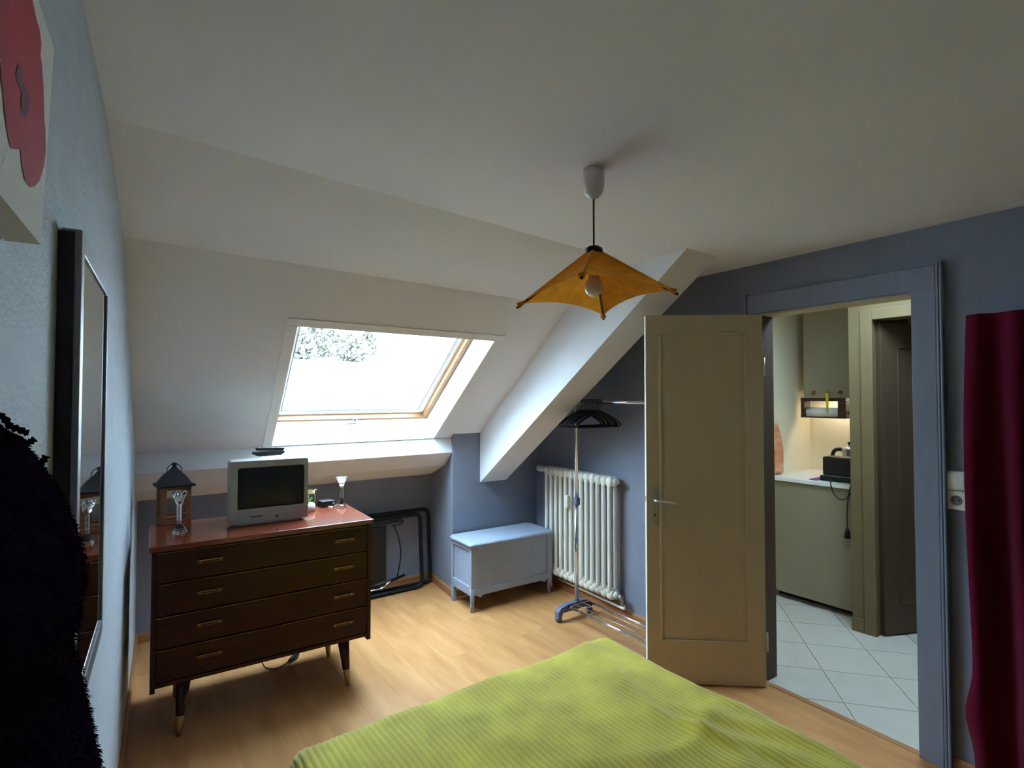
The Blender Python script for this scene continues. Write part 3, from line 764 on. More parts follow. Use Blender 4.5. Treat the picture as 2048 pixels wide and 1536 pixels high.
# ------------------------------------------------------------------ blue blanket chest
CA = math.radians(-2.0)
bc0 = Vector((2.093, 3.388, 0)); CW_, CD_, CH_ = .75, .325, .505
cax, cay = Vector((math.cos(CA), math.sin(CA), 0)), Vector((-math.sin(CA), math.cos(CA), 0))
ch = thing('blanket_chest', bc0 + cax * CW_ / 2 + cay * CD_ / 2, CA, 'pale blue painted blanket chest with scalloped apron below the sloping beam', 'chest')
hw, hd = CW_ / 2, CD_ / 2
def lidring(g, z):
    pts = []
    x0, x1, y0, y1 = -hw - .02 - g, hw + .008 + g, -hd - .022 - g, hd + .004
    c_ = .028
    n = 24
    pts.append(Vector((x0, y0 + c_, z))); pts.append(Vector((x0 + c_ * .35, y0 + c_ * .2, z)))
    for k in range(n + 1):
        u = k / n
        pts.append(Vector((x0 + c_ + (x1 - x0 - 2 * c_) * u, y0 - .009 * math.sin(math.pi * u) + .005 * math.cos(6 * math.pi * u) * math.sin(math.pi * u), z)))
    pts.append(Vector((x1 - c_ * .35, y0 + c_ * .2, z))); pts.append(Vector((x1, y0 + c_, z)))
    pts += [Vector((x1, y1 - c_, z)), Vector((x1 - c_, y1, z)), Vector((x0 + c_, y1, z)), Vector((x0, y1 - c_, z))]
    return pts
part('lid', loft(MB(), [lidring(-.012, CH_ - .024), lidring(0, CH_ - .018), lidring(0, CH_ - .008), lidring(-.006, CH_)]), M_CHEST, ch)
part('body', MB().box(-hw + .014, hw - .014, -hd + .014, hd - .005, .145, CH_ - .024), M_CHEST, ch)
def apron(x, L_):
    """height of the scalloped lower edge"""
    v = abs(2 * x / L_ - 1)
    if v < .70: return .118
    if v < .79: return .118 - .020 * ((v - .70) / .09) ** 2
    if v < .91: return .098 + .024 * math.sin((v - .79) / .12 * math.pi / 2)
    return .122 - .085 * (1 - math.sqrt(max(0, 1 - ((v - .91) / .09) ** 2)))
n = 72; fs_ = []
vf = []
for k in range(n + 1):
    xx = -hw + CW_ * k / n; za = apron(CW_ * k / n, CW_)
    vf += [Vector((xx, -hd, za)), Vector((xx, -hd, .165)), Vector((xx, -hd + .018, za)), Vector((xx, -hd + .018, .165))]
for k in range(n):
    i = 4 * k; j = i + 4
    fs_ += [(i, j, j + 1, i + 1), (i + 2, i + 3, j + 3, j + 2), (i, i + 2, j + 2, j), (i + 1, j + 1, j + 3, i + 3)]
part('apron', MB().add(vf, fs_), M_CHEST, ch)
for x0 in (-hw, hw - .045): part('stile', MB().bbox(x0, x0 + .045, -hd, -hd + .018, .16, CH_ - .024, .003), M_CHEST, ch)
part('front_panel', MB().bbox(-hw + .045, hw - .045, -hd + .010, -hd + .018, .165, CH_ - .024, .002), M_CHEST, ch)
for sx in (-1, 1):
    x0, x1 = sorted((sx * hw, sx * (hw - .016)))
    part('side_rail', MB().bbox(x0, x1, -hd + .018, hd - .005, .12, .185, .003).bbox(x0, x1, -hd + .018, hd - .005, CH_ - .06, CH_ - .024, .003)
         .bbox(x0, x1, -hd + .018, -hd + .03, .185, CH_ - .06, .002).bbox(x0, x1, hd - .035, hd - .005, .185, CH_ - .06, .002), M_CHEST, ch)
for sx in (-1, 1):
    pth = [(sx * (hw - .018), -hd + .018, .17), (sx * (hw - .016), -hd + .014, .12), (sx * (hw - .022), -hd + .02, .05), (sx * (hw - .014), -hd + .012, .0)]
    part('leg', MB().tube([pth[0], pth[1], pth[2], pth[3]][::-1], [.0155, .0125, .0185, .022], 8), M_CHEST, ch)
    x0, x1 = sorted((sx * hw, sx * (hw - .032)))
    part('leg', MB().bbox(x0, x1, hd - .04, hd - .005, 0, .16, .003), M_CHEST, ch)

# ------------------------------------------------------------------ column radiator
RX0, RX1 = 2.770, 2.862
ry0, ry1, rz0, rz1 = 2.695, 3.495, .135, 1.01
rd = thing('radiator', (2.80, (ry0 + ry1) / 2, 0), 0, 'cream white column radiator on the blue wall behind the garment rail', 'radiator')
NSEC = 13; pit = (ry1 - ry0) / NSEC
sm = MB()
for cx_ in (RX0 + .016, RX1 - .016):
    sm.tube([(cx_, 0, rz0 + .05), (cx_, 0, rz0 + .08), (cx_, 0, rz1 - .08), (cx_, 0, rz1 - .05)], [.017, .0155, .0155, .017], 10)
for zc in (rz0 + .035, rz1 - .035):
    rg = []
    for ky, g in ((-pit / 2 + .0005, .016), (-pit * .42, .008), (-pit * .26, .001), (0, 0), (pit * .26, .001), (pit * .42, .008), (pit / 2 - .0005, .016)):
        rg.append([Vector((x, ky, z)) for x, z in rr_ring(RX0 + g, RX1 - g, zc - .036 + g, zc + .036 - g, min(.026, .034 - g), 5)])
    loft(sm, rg, smooth=True)
sec0 = None
for k in range(NSEC):
    yc = ry0 + pit * (k + .5)
    if sec0 is None:
        sec0 = part('section', MB().add([p - Vector((2.80, 0, 0)) for p in sm.v], sm.f), M_RAD, rd)
        sec0.data.polygons.foreach_set('use_smooth', sm.sm); sec0.location = (0, yc - rd.location.y, 0)
    else: share('section', sec0, rd, (0, yc - rd.location.y, 0))
xm = (RX0 + RX1) / 2
RY = Matrix.Rotation(math.pi / 2, 4, 'X')
for yy, zz, d_ in ((ry0, rz1 - .035, -1), (ry0, rz0 + .035, -1), (ry1, rz0 + .035, 1)):
    part('end_plug', MB().lathe([(.026, 0), (.026, .012), (.018, .014), (.018, .024)], 14, M=Matrix.Translation((xm, yy, zz)) @ Matrix.Rotation(d_ * -math.pi / 2, 4, 'X')), M_RAD, rd, True)
part('thermostat_valve', MB().lathe([(.011, 0), (.011, .055), (.022, .06), (.027, .07), (.027, .118), (.02, .126)], 16, M=Matrix.Translation((xm, ry1, rz1 - .035)) @ Matrix.Rotation(-math.pi / 2, 4, 'X')), M_PLASTW, rd, True)
part('return_valve', MB().tube(round_path([(xm, ry0 - .02, rz0 + .035), (xm, ry0 - .055, rz0 + .035), (xm + .01, ry0 - .06, .11)], .015), .011, 10)
     .lathe([(.017, -.06), (.017, -.04)], 8, M=Matrix.Translation((xm, ry0, rz0 + .035)) @ Matrix.Rotation(-math.pi / 2, 4, 'X')), M_STEEL, rd, True)
part('supply_pipe', MB().tube(round_path([(xm + .01, ry0 - .06, .12), (xm + .02, ry0 - .075, .088), (xm + .03, 3.1, .088), (xm + .03, 3.39, .088)], .02), .009, 8), M_RAD, rd, True)
for yb in (2.82, 3.30):
    for zb in (rz0 + .02, rz1 - .07): part('wall_bracket', MB().box(RX1 - .03, XR - .0005, yb, yb + .015, zb, zb + .02), M_RAD, rd, True)
hm0 = Vector((RX0, 3.165, .766))
part('heat_meter', MB().bbox(RX0 - .028, RX0 + .002, hm0.y - .018, hm0.y + .018, hm0.z - .05, hm0.z + .05, .005), M_PLASTW, rd, True, label='small white heat meter')
turn_right(rd)

# ------------------------------------------------------------------ garment rail
GX, GY, GZ = 2.686, 2.90, 1.548
gr = thing('garment_rail', (GX, 2.45, 0), 0, 'chrome garment rail on grey plastic feet with wire shoe shelf', 'garment rail')
GY2 = 2.08
for k, gy in enumerate((GY, GY2)):
    part('pole', MB().tube([(GX, gy, .11), (GX, gy, .82)], .0155, 14), M_CHROME, gr, True)
    part('upper_pole', MB().tube(round_path([(GX, gy, .80), (GX, gy, GZ), (GX, gy + (-.06 if k == 0 else .06), GZ)], .03), .012, 12), M_CHROME, gr, True)
    part('height_collar', MB().bbox(GX - .019, GX + .019, gy - .019, gy + .019, .80, .855, .004), M_RACKP, gr, True)
    fb = MB()
    prof = [(-.19, 0.02), (-.19, .075), (-.165, .098), (-.10, .112), (.06, .112), (.115, .098), (.135, .075), (.135, .02), (.118, .02), (.11, .062), (-.15, .062), (-.162, .02)]
    fb.prism([(GX + x, gy - .02, z) for x, z in prof], (0, .04, 0))
    ft = part('foot_bar', fb, M_RACKP, gr, True)
    for x in (-.174, .126):
        part('castor', MB().tube([(GX + x, gy - .014, .021), (GX + x, gy + .014, .021)], .021, 12), M_RACKP, ft, True)
part('top_rail', MB().tube([(GX, GY - .05, GZ), (GX, GY2 + .05, GZ)], .0115, 12), M_CHROME, gr, True)
for x in (GX - .10, GX + .085): part('shelf_tube', MB().tube([(x, GY, .098), (x, GY2, .098)], .0095, 10), M_CHROME, gr, True)
for x in (GX - .04, GX + .025): part('shelf_wire', MB().tube([(x, GY - .02, .103), (x, GY2 + .02, .103)], .0022, 6), M_STEEL, gr, True)
k = 0; yy = GY - .05
while yy > GY2:
    part('cross_wire', MB().tube([(GX - .114, yy, .094), (GX - .10, yy, .1095), (GX + .085, yy, .1095), (GX + .099, yy, .094)], .0018, 5), M_STEEL, gr, True)
    yy -= .09

# ------------------------------------------------------------------ coat hangers
def hanger_mesh():
    mb = MB()
    w = .20
    for sx in (1, -1):
        mb.tube(smooth_path([(0, 0, -.062), (sx * .06, 0, -.085), (sx * .14, 0, -.122), (sx * (w - .012), 0, -.150), (sx * w, 0, -.166), (sx * (w - .012), 0, -.176)], 4), [.0055] * 21, 6)
    mb.tube([(-w + .012, 0, -.176), (w - .012, 0, -.176)], .0055, 6)
    return mb
def hook_mesh():
    return MB().tube([Vector((0, 0, -.064)), Vector((0, 0, -.042))] + arc((0, 0, -.008), .0225, -math.pi / 2, math.pi, 12, (1, 0, 0), (0, 0, 1))[1:], .003, 6)
h_me, k_me = hanger_mesh().mesh('hanger_body', M_BLACK), hook_mesh().mesh('hook', M_BLACKM)
for k in range(9):
    o = bpy.data.objects.new('coat_hanger', None); COL.objects.link(o); o.empty_display_size = .05
    o.location = (GX, GY - .045 - k * .024, GZ + .004)
    o.rotation_euler = (0, 0, math.radians(random.uniform(-2.5, 2.5)))
    tag(o, 'black plastic coat hanger bunched with others on the garment rail', 'hanger', 'black hangers on the garment rail')
    for nm, me in (('body', h_me), ('hook', k_me)):
        q = bpy.data.objects.new(nm, me); COL.objects.link(q); q.parent = o

# ------------------------------------------------------------------ pendant lamp
PX, PYY = 1.255, 1.268
lm = thing('pendant_lamp', (PX, PYY, CEIL), 0, 'orange fabric pyramid pendant lamp hanging from a white ceiling cup', 'lamp')
part('ceiling_cup', MB().lathe([(.034, 0), (.034, -.006), (.036, -.02), (.035, -.06), (.028, -.082), (.014, -.096), (.006, -.098), (.0001, -.098)][::-1], 24), M_PLASTW, lm)
part('cord', MB().tube([(0, 0, -.095), (0, 0, 2.075 - CEIL)], .0032, 8), M_DKWOOD, lm)
ap = 2.062 - CEIL; cz = 1.909 - CEIL; R0 = .255; A0 = -0.914; TX, TY = -.044, -.077
part('cap', MB().lathe([(.026, ap - .006), (.03, ap), (.028, ap + .01), (.016, ap + .017), (.0001, ap + .018)], 20), M_DKWOOD, lm, label='dark wooden cap')
cor = []
for k in range(4):
    dx, dy = R0 * math.cos(A0 + k * math.pi / 2), R0 * math.sin(A0 + k * math.pi / 2)
    cor.append(Vector((dx, dy, cz + TX * dx + TY * dy)))
shd = thing('shade', (0, 0, 0)); shd.parent = lm
del_root = shd
bpy.data.objects.remove(shd)
def shade_surface(off):
    mb = MB()
    for k in range(4):
        p, q = cor[k], cor[(k + 1) % 4]
        tp0 = Vector((p.x, p.y, 0)).normalized() * .026 + Vector((0, 0, ap)); tq0 = Vector((q.x, q.y, 0)).normalized() * .026 + Vector((0, 0, ap))
        def fn(u, v):
            a = tp0.lerp(p, v); b = tq0.lerp(q, v)
            m = a.lerp(b, u)
            s_ = 4 * u * (1 - u)
            m = m + (tp0.lerp(tq0, .5) - p.lerp(q, .5)) * (.12 * s_ * v * v)      # hem curves up between the corners
            inw = -(p + q) / 2; inw.z = 0
            m = m + inw.normalized() * (.018 * s_ * math.sin(math.pi * v)) + Vector((0, 0, -.006 * s_ * math.sin(math.pi * v)))
            return m + Vector((0, 0, off))
        mb.grid(10, 10, fn)
    return mb
sh = part('shade', shade_surface(0), M_ORANGE, lm, label='orange stretched fabric shade')
for k in range(4):
    p = cor[k]; t0 = Vector((p.x, p.y, 0)).normalized() * .022 + Vector((0, 0, ap - .004))
    dr_ = (p - t0).normalized()
    part('strut', MB().tube([t0 - Vector((0, 0, .012)), p + dr_ * .012 - Vector((0, 0, .007))], .0042, 8), M_DKWOOD, lm)
    mb = MB().tube([p - dr_ * .03 - Vector((0, 0, .006)), p + dr_ * .004 - Vector((0, 0, .003))], [.004, .011], 8)
    part('corner_pocket', mb, M_ORANGE, sh)
part('socket', MB().lathe([(.019, -.062), (.02, -.058), (.02, -.004), (.008, 0)], 16, (0, 0, ap - .006)), M_PLASTW, lm)
part('bulb', MB().lathe([(.0001, -.146), (.012, -.1435), (.022, -.136), (.029, -.125), (.0315, -.113), (.029, -.101), (.022, -.090), (.0165, -.083), (.0165, -.060)], 20, (0, 0, ap - .006)), M_BULB, lm)

# ------------------------------------------------------------------ bed and green bedspread
BX0, BX1, BY0, BY1, BZ = .425, 1.80, -.20, 1.765, .505
bd = thing('bed', ((BX0 + BX1) / 2, (BY0 + BY1) / 2, 0), 0, 'double bed hidden under the green corduroy bedspread', 'bed')
part('mattress', MB().bbox(BX0 + .04, BX1 - .04, BY0 + .03, BY1 - .04, .28, BZ - .025, .05), M_PAPER, bd, True)
part('base', MB().bbox(BX0 + .05, BX1 - .05, BY0 + .03, BY1 - .05, .10, .28, .01), M_BLACK, bd, True)
for x in (BX0 + .12, BX1 - .12):
    for y in (BY0 + .12, BY1 - .12):
        part('leg', MB().lathe([(.022, 0), (.022, .11)], 12, (x, y, 0)), M_BLACK, bd, True)
RC = .055; DROP = .34
def cloth(px_, py_):
    """flat cloth coordinate -> draped point"""
    ex = max(BX0 + RC - px_, 0, px_ - (BX1 - RC)); sx = -1 if px_ < BX0 + RC else 1
    ey = max(py_ - (BY1 - RC), 0)
    cx_, cy_ = min(max(px_, BX0 + RC), BX1 - RC), min(py_, BY1 - RC)
    e = math.hypot(ex, ey)
    wr = 0.010 * noise.noise(Vector((px_ * 3.1 + 5, py_ * 2.3, 0))) + .006 * noise.noise(Vector((px_ * 8, py_ * 7, 3)))
    # fine creases across the ribs
    wr += .006 * max(0, noise.noise(Vector((px_ * 2.2 + 9, py_ * 2.2, 21)))) * (1 - abs(math.sin(17 * (py_ + .35 * px_) + 3 * noise.noise(Vector((px_ * 4, py_ * 4, 5)))))) ** 2
    # soft creases, stronger towards the door side
    k = min(1, max(0, (px_ - .9) / .7))
    fe = max(0, min(1, (BX1 - .04 - px_) / .22))
    wr += (.004 + .012 * k * fe) * (1 - abs(math.sin(5.2 * (px_ * .55 + py_ * .9) + 2.6 * noise.noise(Vector((px_ * 2, py_ * 2, 7)))))) ** 3
    wr += .010 * k * fe * (1 - abs(math.sin(7.5 * (px_ * .9 - py_ * .35) + 3 * noise.noise(Vector((px_ * 1.7, py_ * 1.9, 11)))))) ** 4
    kr = max(0, min(1, (px_ - 1.42) / .15)) * max(0, min(1, (1.35 - py_) / .3))
    wr += .007 * kr * (.4 + .6 * fe) * math.sin(62 * (px_ * .75 + py_ * .28) + 2.2 * noise.noise(Vector((px_ * 3, py_ * 3, 17))))
    rib = .0048 * (abs(math.sin(math.pi * px_ / .0195)) ** 0.6)
    if e <= 0: return Vector((cx_, cy_, BZ + wr + rib)), Vector((0, 0, 1))
    dx, dy = sx * ex / e, ey / e
    ha = math.pi / 2 * RC
    if e < ha:
        a = e / RC; rad = RC * math.sin(a); z = BZ - RC * (1 - math.cos(a)); nr = Vector((dx * math.sin(a), dy * math.sin(a), math.cos(a)))
    else:
        rad = RC + .06 * (e - ha) + .012 * math.sin(px_ * 21 + py_ * 17) * min(1, (e - ha) / .1); z = BZ - RC - (e - ha); nr = Vector((dx, dy, 0))
    p = Vector((cx_ + dx * rad, cy_ + dy * rad, max(z, .06)))
    return p + nr * (wr + rib), nr
ux0, ux1, vy0, vy1 = BX0 + RC - DROP, BX1 - RC + DROP, BY0, BY1 - RC + DROP
mb = MB(); nu = int((ux1 - ux0) / .0039); nv = 96
mb.grid(nu, nv, lambda u, v: cloth(ux0 + (ux1 - ux0) * u, vy0 + (vy1 - vy0) * v)[0])
solo('bedspread', mb, M_GREEN, 'lime green ribbed corduroy bedspread draped over the bed', 'bedspread', loc=((BX0 + BX1) / 2, (BY0 + BY1) / 2, BZ))

# ------------------------------------------------------------------ switch and socket by the door casing
def plate(zc, label, sock):
    yc = .742
    o = thing('wall_socket' if sock else 'light_switch', (XR, yc, zc), 0, label, 'socket' if sock else 'switch')
    part('plate', MB().bbox(-.012, -.0004, -.0375, .0375, -.04, .04, .004), M_PLASTW, o)
    RM = Matrix.Rotation(-math.pi / 2, 4, 'Y')
    if sock:
        part('well', MB().lathe([(.021, .0), (.019, .0012), (.0185, -.003), (.0001, -.0035)], 20, M=Matrix.Translation((-.0125, 0, 0)) @ RM), M_RUBBER, o)
        for dy in (-.0095, .0095): part('hole', MB().lathe([(.003, .0), (.003, .0012)], 10, M=Matrix.Translation((-.0118, dy, 0)) @ RM), M_BLACK, o)
        part('earth_pin', MB().lathe([(.0025, .0), (.0022, .01)], 8, M=Matrix.Translation((-.012, 0, .011)) @ RM), M_BRASS, o)
    else:
        part('rocker', MB().bbox(-.017, -.011, -.03, .03, -.031, .031, .003), M_PLASTW, o)
    turn_right(o)
plate(1.228, 'white square light switch on the blue wall beside the door casing', False)
plate(1.145, 'white round-well power socket directly below the light switch', True)

# ------------------------------------------------------------------ red curtain
cu = thing('curtain', (2.82, .45, 0), 0, 'dark red velvet curtain hanging beside the switch and socket', 'curtain')
cy0, cy1, czt = -.30, .672, 1.915
def cur(u, v):
    y = cy1 + (cy0 - cy1) * u; z = czt + (.05 - czt) * v
    amp = .014 + .020 * min(1, v * 2)
    x = 2.812 - amp * math.sin(u * 46 + .8 * math.sin(v * 3 + u * 5)) - .008 * math.sin(u * 17 + v * 4)
    edge = math.exp(-u * 22)
    y += edge * (.012 * math.sin(v * 5 + .5) + .03 * math.exp(-((v - .86) / .06) ** 2) + .016 * v)
    return Vector((x - .0 * edge, y, z))
part('cloth', MB().grid(110, 40, cur), M_RED, cu, True)
part('rod', MB().tube([(2.862, cy1 - .03, czt - .04), (2.862, cy0, czt - .04)], .007, 10), M_BLACKM, cu, True)
for y in (.6, -.2): part('bracket', MB().box(2.862, XR, y - .008, y + .008, czt - .048, czt - .032), M_BLACKM, cu, True)
turn_right(cu)

# ------------------------------------------------------------------ mirror on the left wall
LROT = math.atan2(LD.y, LD.x) - math.pi / 2     # local y along the wall, local x out of the wall
def left_thing(name, y, z, label, cat):
    p = leftp(y, z); return thing(name, p, LROT, label, cat)
MO = .03
q0, q1, q2 = onleft(165, 486, MO), onleft(218, 566, MO), onleft(205, 1246, MO)
my0, my1 = q0.y, q1.y; mz0, mz1 = q2.z - .02, q1.z
mi = left_thing('wall_mirror', (my0 + my1) / 2, (mz0 + mz1) / 2, 'tall framed mirror hung on the light blue wall', 'mirror')
hy_, hz_ = (my1 - my0) / 2, (mz1 - mz0) / 2
fwid = .034
for y0, y1, z0, z1 in ((-hy_, -hy_ + fwid, -hz_, hz_), (hy_ - fwid * .5, hy_, -hz_, hz_), (-hy_ + fwid, hy_ - fwid * .5, hz_ - fwid, hz_), (-hy_ + fwid, hy_ - fwid * .5, -hz_, -hz_ + fwid)):
    b = part('frame_bar', MB().bbox(.004, MO, y0, y1, z0, z1, .002), M_MFRAME, mi)
part('glass', MB().box(.021, .026, -hy_ + fwid - .004, hy_ - fwid * .5 + .004, -hz_ + fwid - .004, hz_ - fwid + .004), M_MIRROR, mi, label='mirror glass')
part('backing', MB().box(.0008, .021, -hy_ - .002, hy_ - .005, -hz_ + .005, hz_ - .005), M_MFRAMED, mi)  # dark backing juts past the near side, shade there put into its colour

# ------------------------------------------------------------------ canvas on the left wall
CO = .03
pc = left_thing('canvas_picture', .55, 1.85, 'white canvas with a red painted shape hung high on the wall', 'picture')
PI_ = W(pc).inverted()
def cvs(x, y, o=CO): p = PI_ @ onleft(x, y, o); return p
cyr = cvs(82, 490).y; czb = cvs(82, 490).z; cyt = cvs(108, 97).y; czt_ = cvs(108, 97).z
cyl = cyr - .42
cm = MB().prism([(CO, cyl, czb), (CO, cyr, czb), (CO, cyt, czt_), (CO, cyl, czt_)], (-CO + .002, 0, 0))
cvo = part('canvas', cm, M_CANVAS, pc)
red = [(66, 4), (72, 35), (80, 62), (83, 90), (81, 108), (84, 130), (87, 170), (88, 205), (89, 240), (91, 262), (92, 300), (88, 332), (80, 360), (70, 373), (60, 374), (51, 362), (44, 335), (41, 299), (22, 297), (16, 272), (11, 240), (7, 200), (3, 160), (1, 120)]
rp_ = [cvs(*p, CO + .0006) for p in red]
top_y = cyl + .06
ring_ = [Vector((CO + .0006, p.y, min(p.z, czt_ - .012))) for p in rp_]
yl_ = ring_[-1].y
ring_ += [Vector((CO + .0006, yl_ - .03, czb + .12)), Vector((CO + .0006, yl_ - .02, czt_ - .03)), Vector((CO + .0006, ring_[0].y - .09, czt_ - .012))]
part('red_shape', MB().add(ring_, [tuple(range(len(ring_)))]), M_REDP, cvo, label='red painted shape')
smear = [(38, 128), (46, 138), (44, 158), (52, 176), (60, 190), (58, 215), (52, 234), (44, 226), (42, 204), (45, 184), (36, 168), (31, 150)]
part('grey_mark', MB().add([cvs(x, y, CO + .0011) for x, y in smear], [tuple(range(len(smear)))]), M_GREYP, cvo, label='grey smudge')

# ------------------------------------------------------------------ fuzzy dark coat on the left wall
ct = left_thing('hanging_coat', .58, 1.62, 'dark purple fuzzy woollen coat hanging on the wall by the mirror', 'coat')
CI = W(ct).inverted()
sil = [(-200, 700), (-80, 790), (0, 862), (34, 884), (80, 940), (120, 995), (150, 1050), (163, 1100), (158, 1150), (138, 1205), (124, 1240), (140, 1282), (157, 1320), (170, 1372), (182, 1430), (200, 1490), (214, 1540), (232, 1640), (245, 1760), (240, 1900), (230, 2100), (220, 2400)]
yc_, ya_ = .55, .27
rows = []
for (sx_, sy_) in sil:
    yr_ = max(.05, min(ya_, onleft(sx_, sy_).y - .03 - yc_))
    z = ony(sx_, sy_, yc_ + .65 * yr_).z
    lo, hi = .004, .2
    for _ in range(24):
        mid_ = (lo + hi) / 2; best = -1e9
        for k in range(1, 24):
            a = math.pi * k / 24
            p = leftp(yc_ + yr_ * math.cos(a), z, mid_ * math.sin(a))
            if p.y > .2: best = max(best, proj(p)[0])
        if best < sx_: lo = mid_
        else: hi = mid_
    rows.append((z, lo, yr_))
rows.sort(key=lambda r: -r[0])
cmb = MB()
def coat_fn(u, v):
    f = v * (len(rows) - 1); i = min(int(f), len(rows) - 2); t_ = f - i
    z = rows[i][0] * (1 - t_) + rows[i + 1][0] * t_; dp = rows[i][1] * (1 - t_) + rows[i + 1][1] * t_; yr_ = rows[i][2] * (1 - t_) + rows[i + 1][2] * t_
    a = math.pi * u
    kk = 1 + .05 * noise.noise(Vector((u * 9, z * 14, 1)))
    return CI @ leftp(yc_ + yr_ * math.cos(a), z, .002 + dp * math.sin(a) ** .8 * kk)
cmb.grid(36, 90, coat_fn)
cb_o = part('cloth', cmb, M_COAT, ct)
rnd = random.Random(3); fz = MB()
for k in range(9000):
    u = rnd.random(); v = rnd.random() * .8
    p = coat_fn(u, v); q = coat_fn(min(1, u + .01), v); r = coat_fn(u, min(1, v + .006))
    nn = (r - p).cross(q - p)
    if nn.length < 1e-9: continue
    nn.normalize()
    if nn.x < 0: nn = -nn
    dv_ = (nn + Vector((rnd.gauss(0, .6), rnd.gauss(0, .6), rnd.gauss(0, .6)))).normalized(); L_ = rnd.uniform(.002, .005)
    sd_ = dv_.orthogonal().normalized() * .0003
    fz.add([p - sd_, p + sd_, p + dv_ * L_ * .6 + sd_ * .8 + Vector((0, 0, -.001)), p + dv_ * L_ + Vector((0, 0, -.003))], [(0, 1, 2), (0, 2, 3)])
part('wool_pile', fz, M_COAT, cb_o, kind='stuff')
# loose yarn tufts on the shoulder
for pts in (((-4, 828), (10, 838), (20, 852), (36, 858), (52, 865), (57, 866)), ((50, 888), (60, 884), (70, 878)), ((78, 930), (86, 922), (92, 912))):
    wpts = []
    for i, (x, y) in enumerate(pts): wpts.append(ony(x, y, .70))
    part('yarn_tuft', MB().tube(smooth_path([CI @ p for p in wpts], 4), [.0022 + .0008 * (i % 3) for i in range((len(wpts) - 1) * 4 + 1)], 6), M_COAT, ct)
part('wall_hook', MB().tube([(.0, -.1, -.12), (.012, -.1, -.12)], .006, 8), M_BLACKM, ct)

# ================================================================== kitchen things
CZ = .95
kc = thing('base_cabinet', (4.6, 1.97, 0), 0, 'grey-beige kitchen base cabinet under the white worktop', 'cabinet')
part('body', MB().box(4.28, 4.92, 1.64, 2.295, .09, CZ - .032), M_KGREY, kc, True)
part('door', MB().bbox(4.245, 4.278, 1.645, 2.28, .05, CZ - .036, .002), M_KGREY, kc, True)
part('toe_kick', MB().box(4.34, 4.36, 1.64, 2.295, 0, .09), M_BLACK, kc, True)
part('side_panel', MB().bbox(4.25, 4.9, 2.281, 2.297, 0, CZ - .032, .002), M_WHITE, kc, True)
wt = solo('worktop', MB().bbox(4.228, 4.925, 1.636, 2.297, CZ - .03, CZ, .003), M_KWHITE, 'white kitchen worktop carrying the toaster and moka pot', 'worktop', loc=(4.58, 1.96, CZ))
# wall cabinet
wcx = 4.60
wc = thing('wall_cabinet', (4.76, 1.95, 1.58), 0, 'grey-beige wall cabinet above the kitchen worktop with three knobs', 'cabinet')
wy1 = onx(1606, 700, wcx).y; wy0 = 1.64
part('body', MB().box(wcx + .018, 4.925, wy0, wy1, 1.585, 2.40), M_KGREY, wc, True)
wd_ = part('door', MB().bbox(wcx, wcx + .017, wy0 + .002, wy1 - .001, 1.582, 2.40, .002), M_KGREY, wc, True)
for px_ in (1629, 1657, 1682):
    p = onx(px_, 785, wcx)
    part('knob', MB().lathe([(.006, 0), (.006, .008), (.015, .012), (.016, .018), (.010, .023), (.0001, .024)], 14, M=Matrix.Translation(p) @ Matrix.Rotation(-math.pi / 2, 4, 'Y')), M_KNOB, wd_, True, label='small round brown knob')
p = onx(1657, 786, wcx) + Vector((-.026, 0, 0))
solo('ribbon', MB().prism([p + Vector((0, -.012, 0)), p + Vector((0, .012, 0)), p + Vector((0, .008, -.08)), p + Vector((0, .004, -.155)), p + Vector((0, -.008, -.155)), p + Vector((0, -.010, -.06))], (-.003, 0, 0)).tube(arc(p + Vector((.006, 0, .002)), .012, 0, math.pi, 8, (0, 1, 0), (0, 0, 1)), .003, 6), M_YELLOW,
     'yellow ribbon hanging from the middle cabinet knob', 'ribbon', loc=p)
# paper towel holder under the wall cabinet
hx0 = 4.62
A_, B_ = onx(1601, 801, hx0), onx(1691, 803, hx0); Zb = onx(1640, 836, hx0).z
ph = thing('paper_towel_holder', (hx0 + .04, (A_.y + B_.y) / 2, 1.58), 0, 'dark wooden paper towel holder fixed under the wall cabinet', 'paper towel holder')
part('top_board', MB().bbox(hx0, hx0 + .12, B_.y, A_.y, 1.55, 1.579, .003), M_DKWOOD, ph, True)
for y0, y1 in ((A_.y - .03, A_.y), (B_.y, B_.y + .06)):
    part('end_bracket', MB().bbox(hx0, hx0 + .11, y0, y1, Zb, 1.552, .006), M_DKWOOD, ph, True)
part('front_bar', MB().bbox(hx0, hx0 + .012, B_.y, A_.y, Zb, Zb + .012, .002), M_DKWOOD, ph, True)
part('spindle', MB().tube([(hx0 + .055, B_.y - .01, Zb + .045), (hx0 + .055, A_.y + .015, Zb + .045)], .009, 10), M_DKWOOD, ph, True)
rl_ = (A_.y - .034) - (B_.y + .062)
solo('paper_roll', MB().lathe([(.0125, 0), (.04, 0), (.04, rl_), (.0125, rl_), (.0125, 0)], 20, M=Matrix.Translation((hx0 + .055, B_.y + .062, Zb + .045)) @ Matrix.Rotation(-math.pi / 2, 4, 'X')), M_PAPER, 'white paper roll on the dark wooden holder', 'paper roll', loc=(hx0 + .055, A_.y - .1, Zb + .045))
# lamp under the wall cabinet
ul = thing('cabinet_lamp', (4.80, 1.92, 1.585), 0, 'slim lit lamp under the kitchen wall cabinet', 'lamp')
part('housing', MB().bbox(4.775, 4.84, 1.70, 2.16, 1.565, 1.5845, .003), M_PLASTW, ul, True)
part('diffuser', MB().bbox(4.782, 4.834, 1.71, 2.15, 1.556, 1.566, .003), M_LAMPG, ul, True)
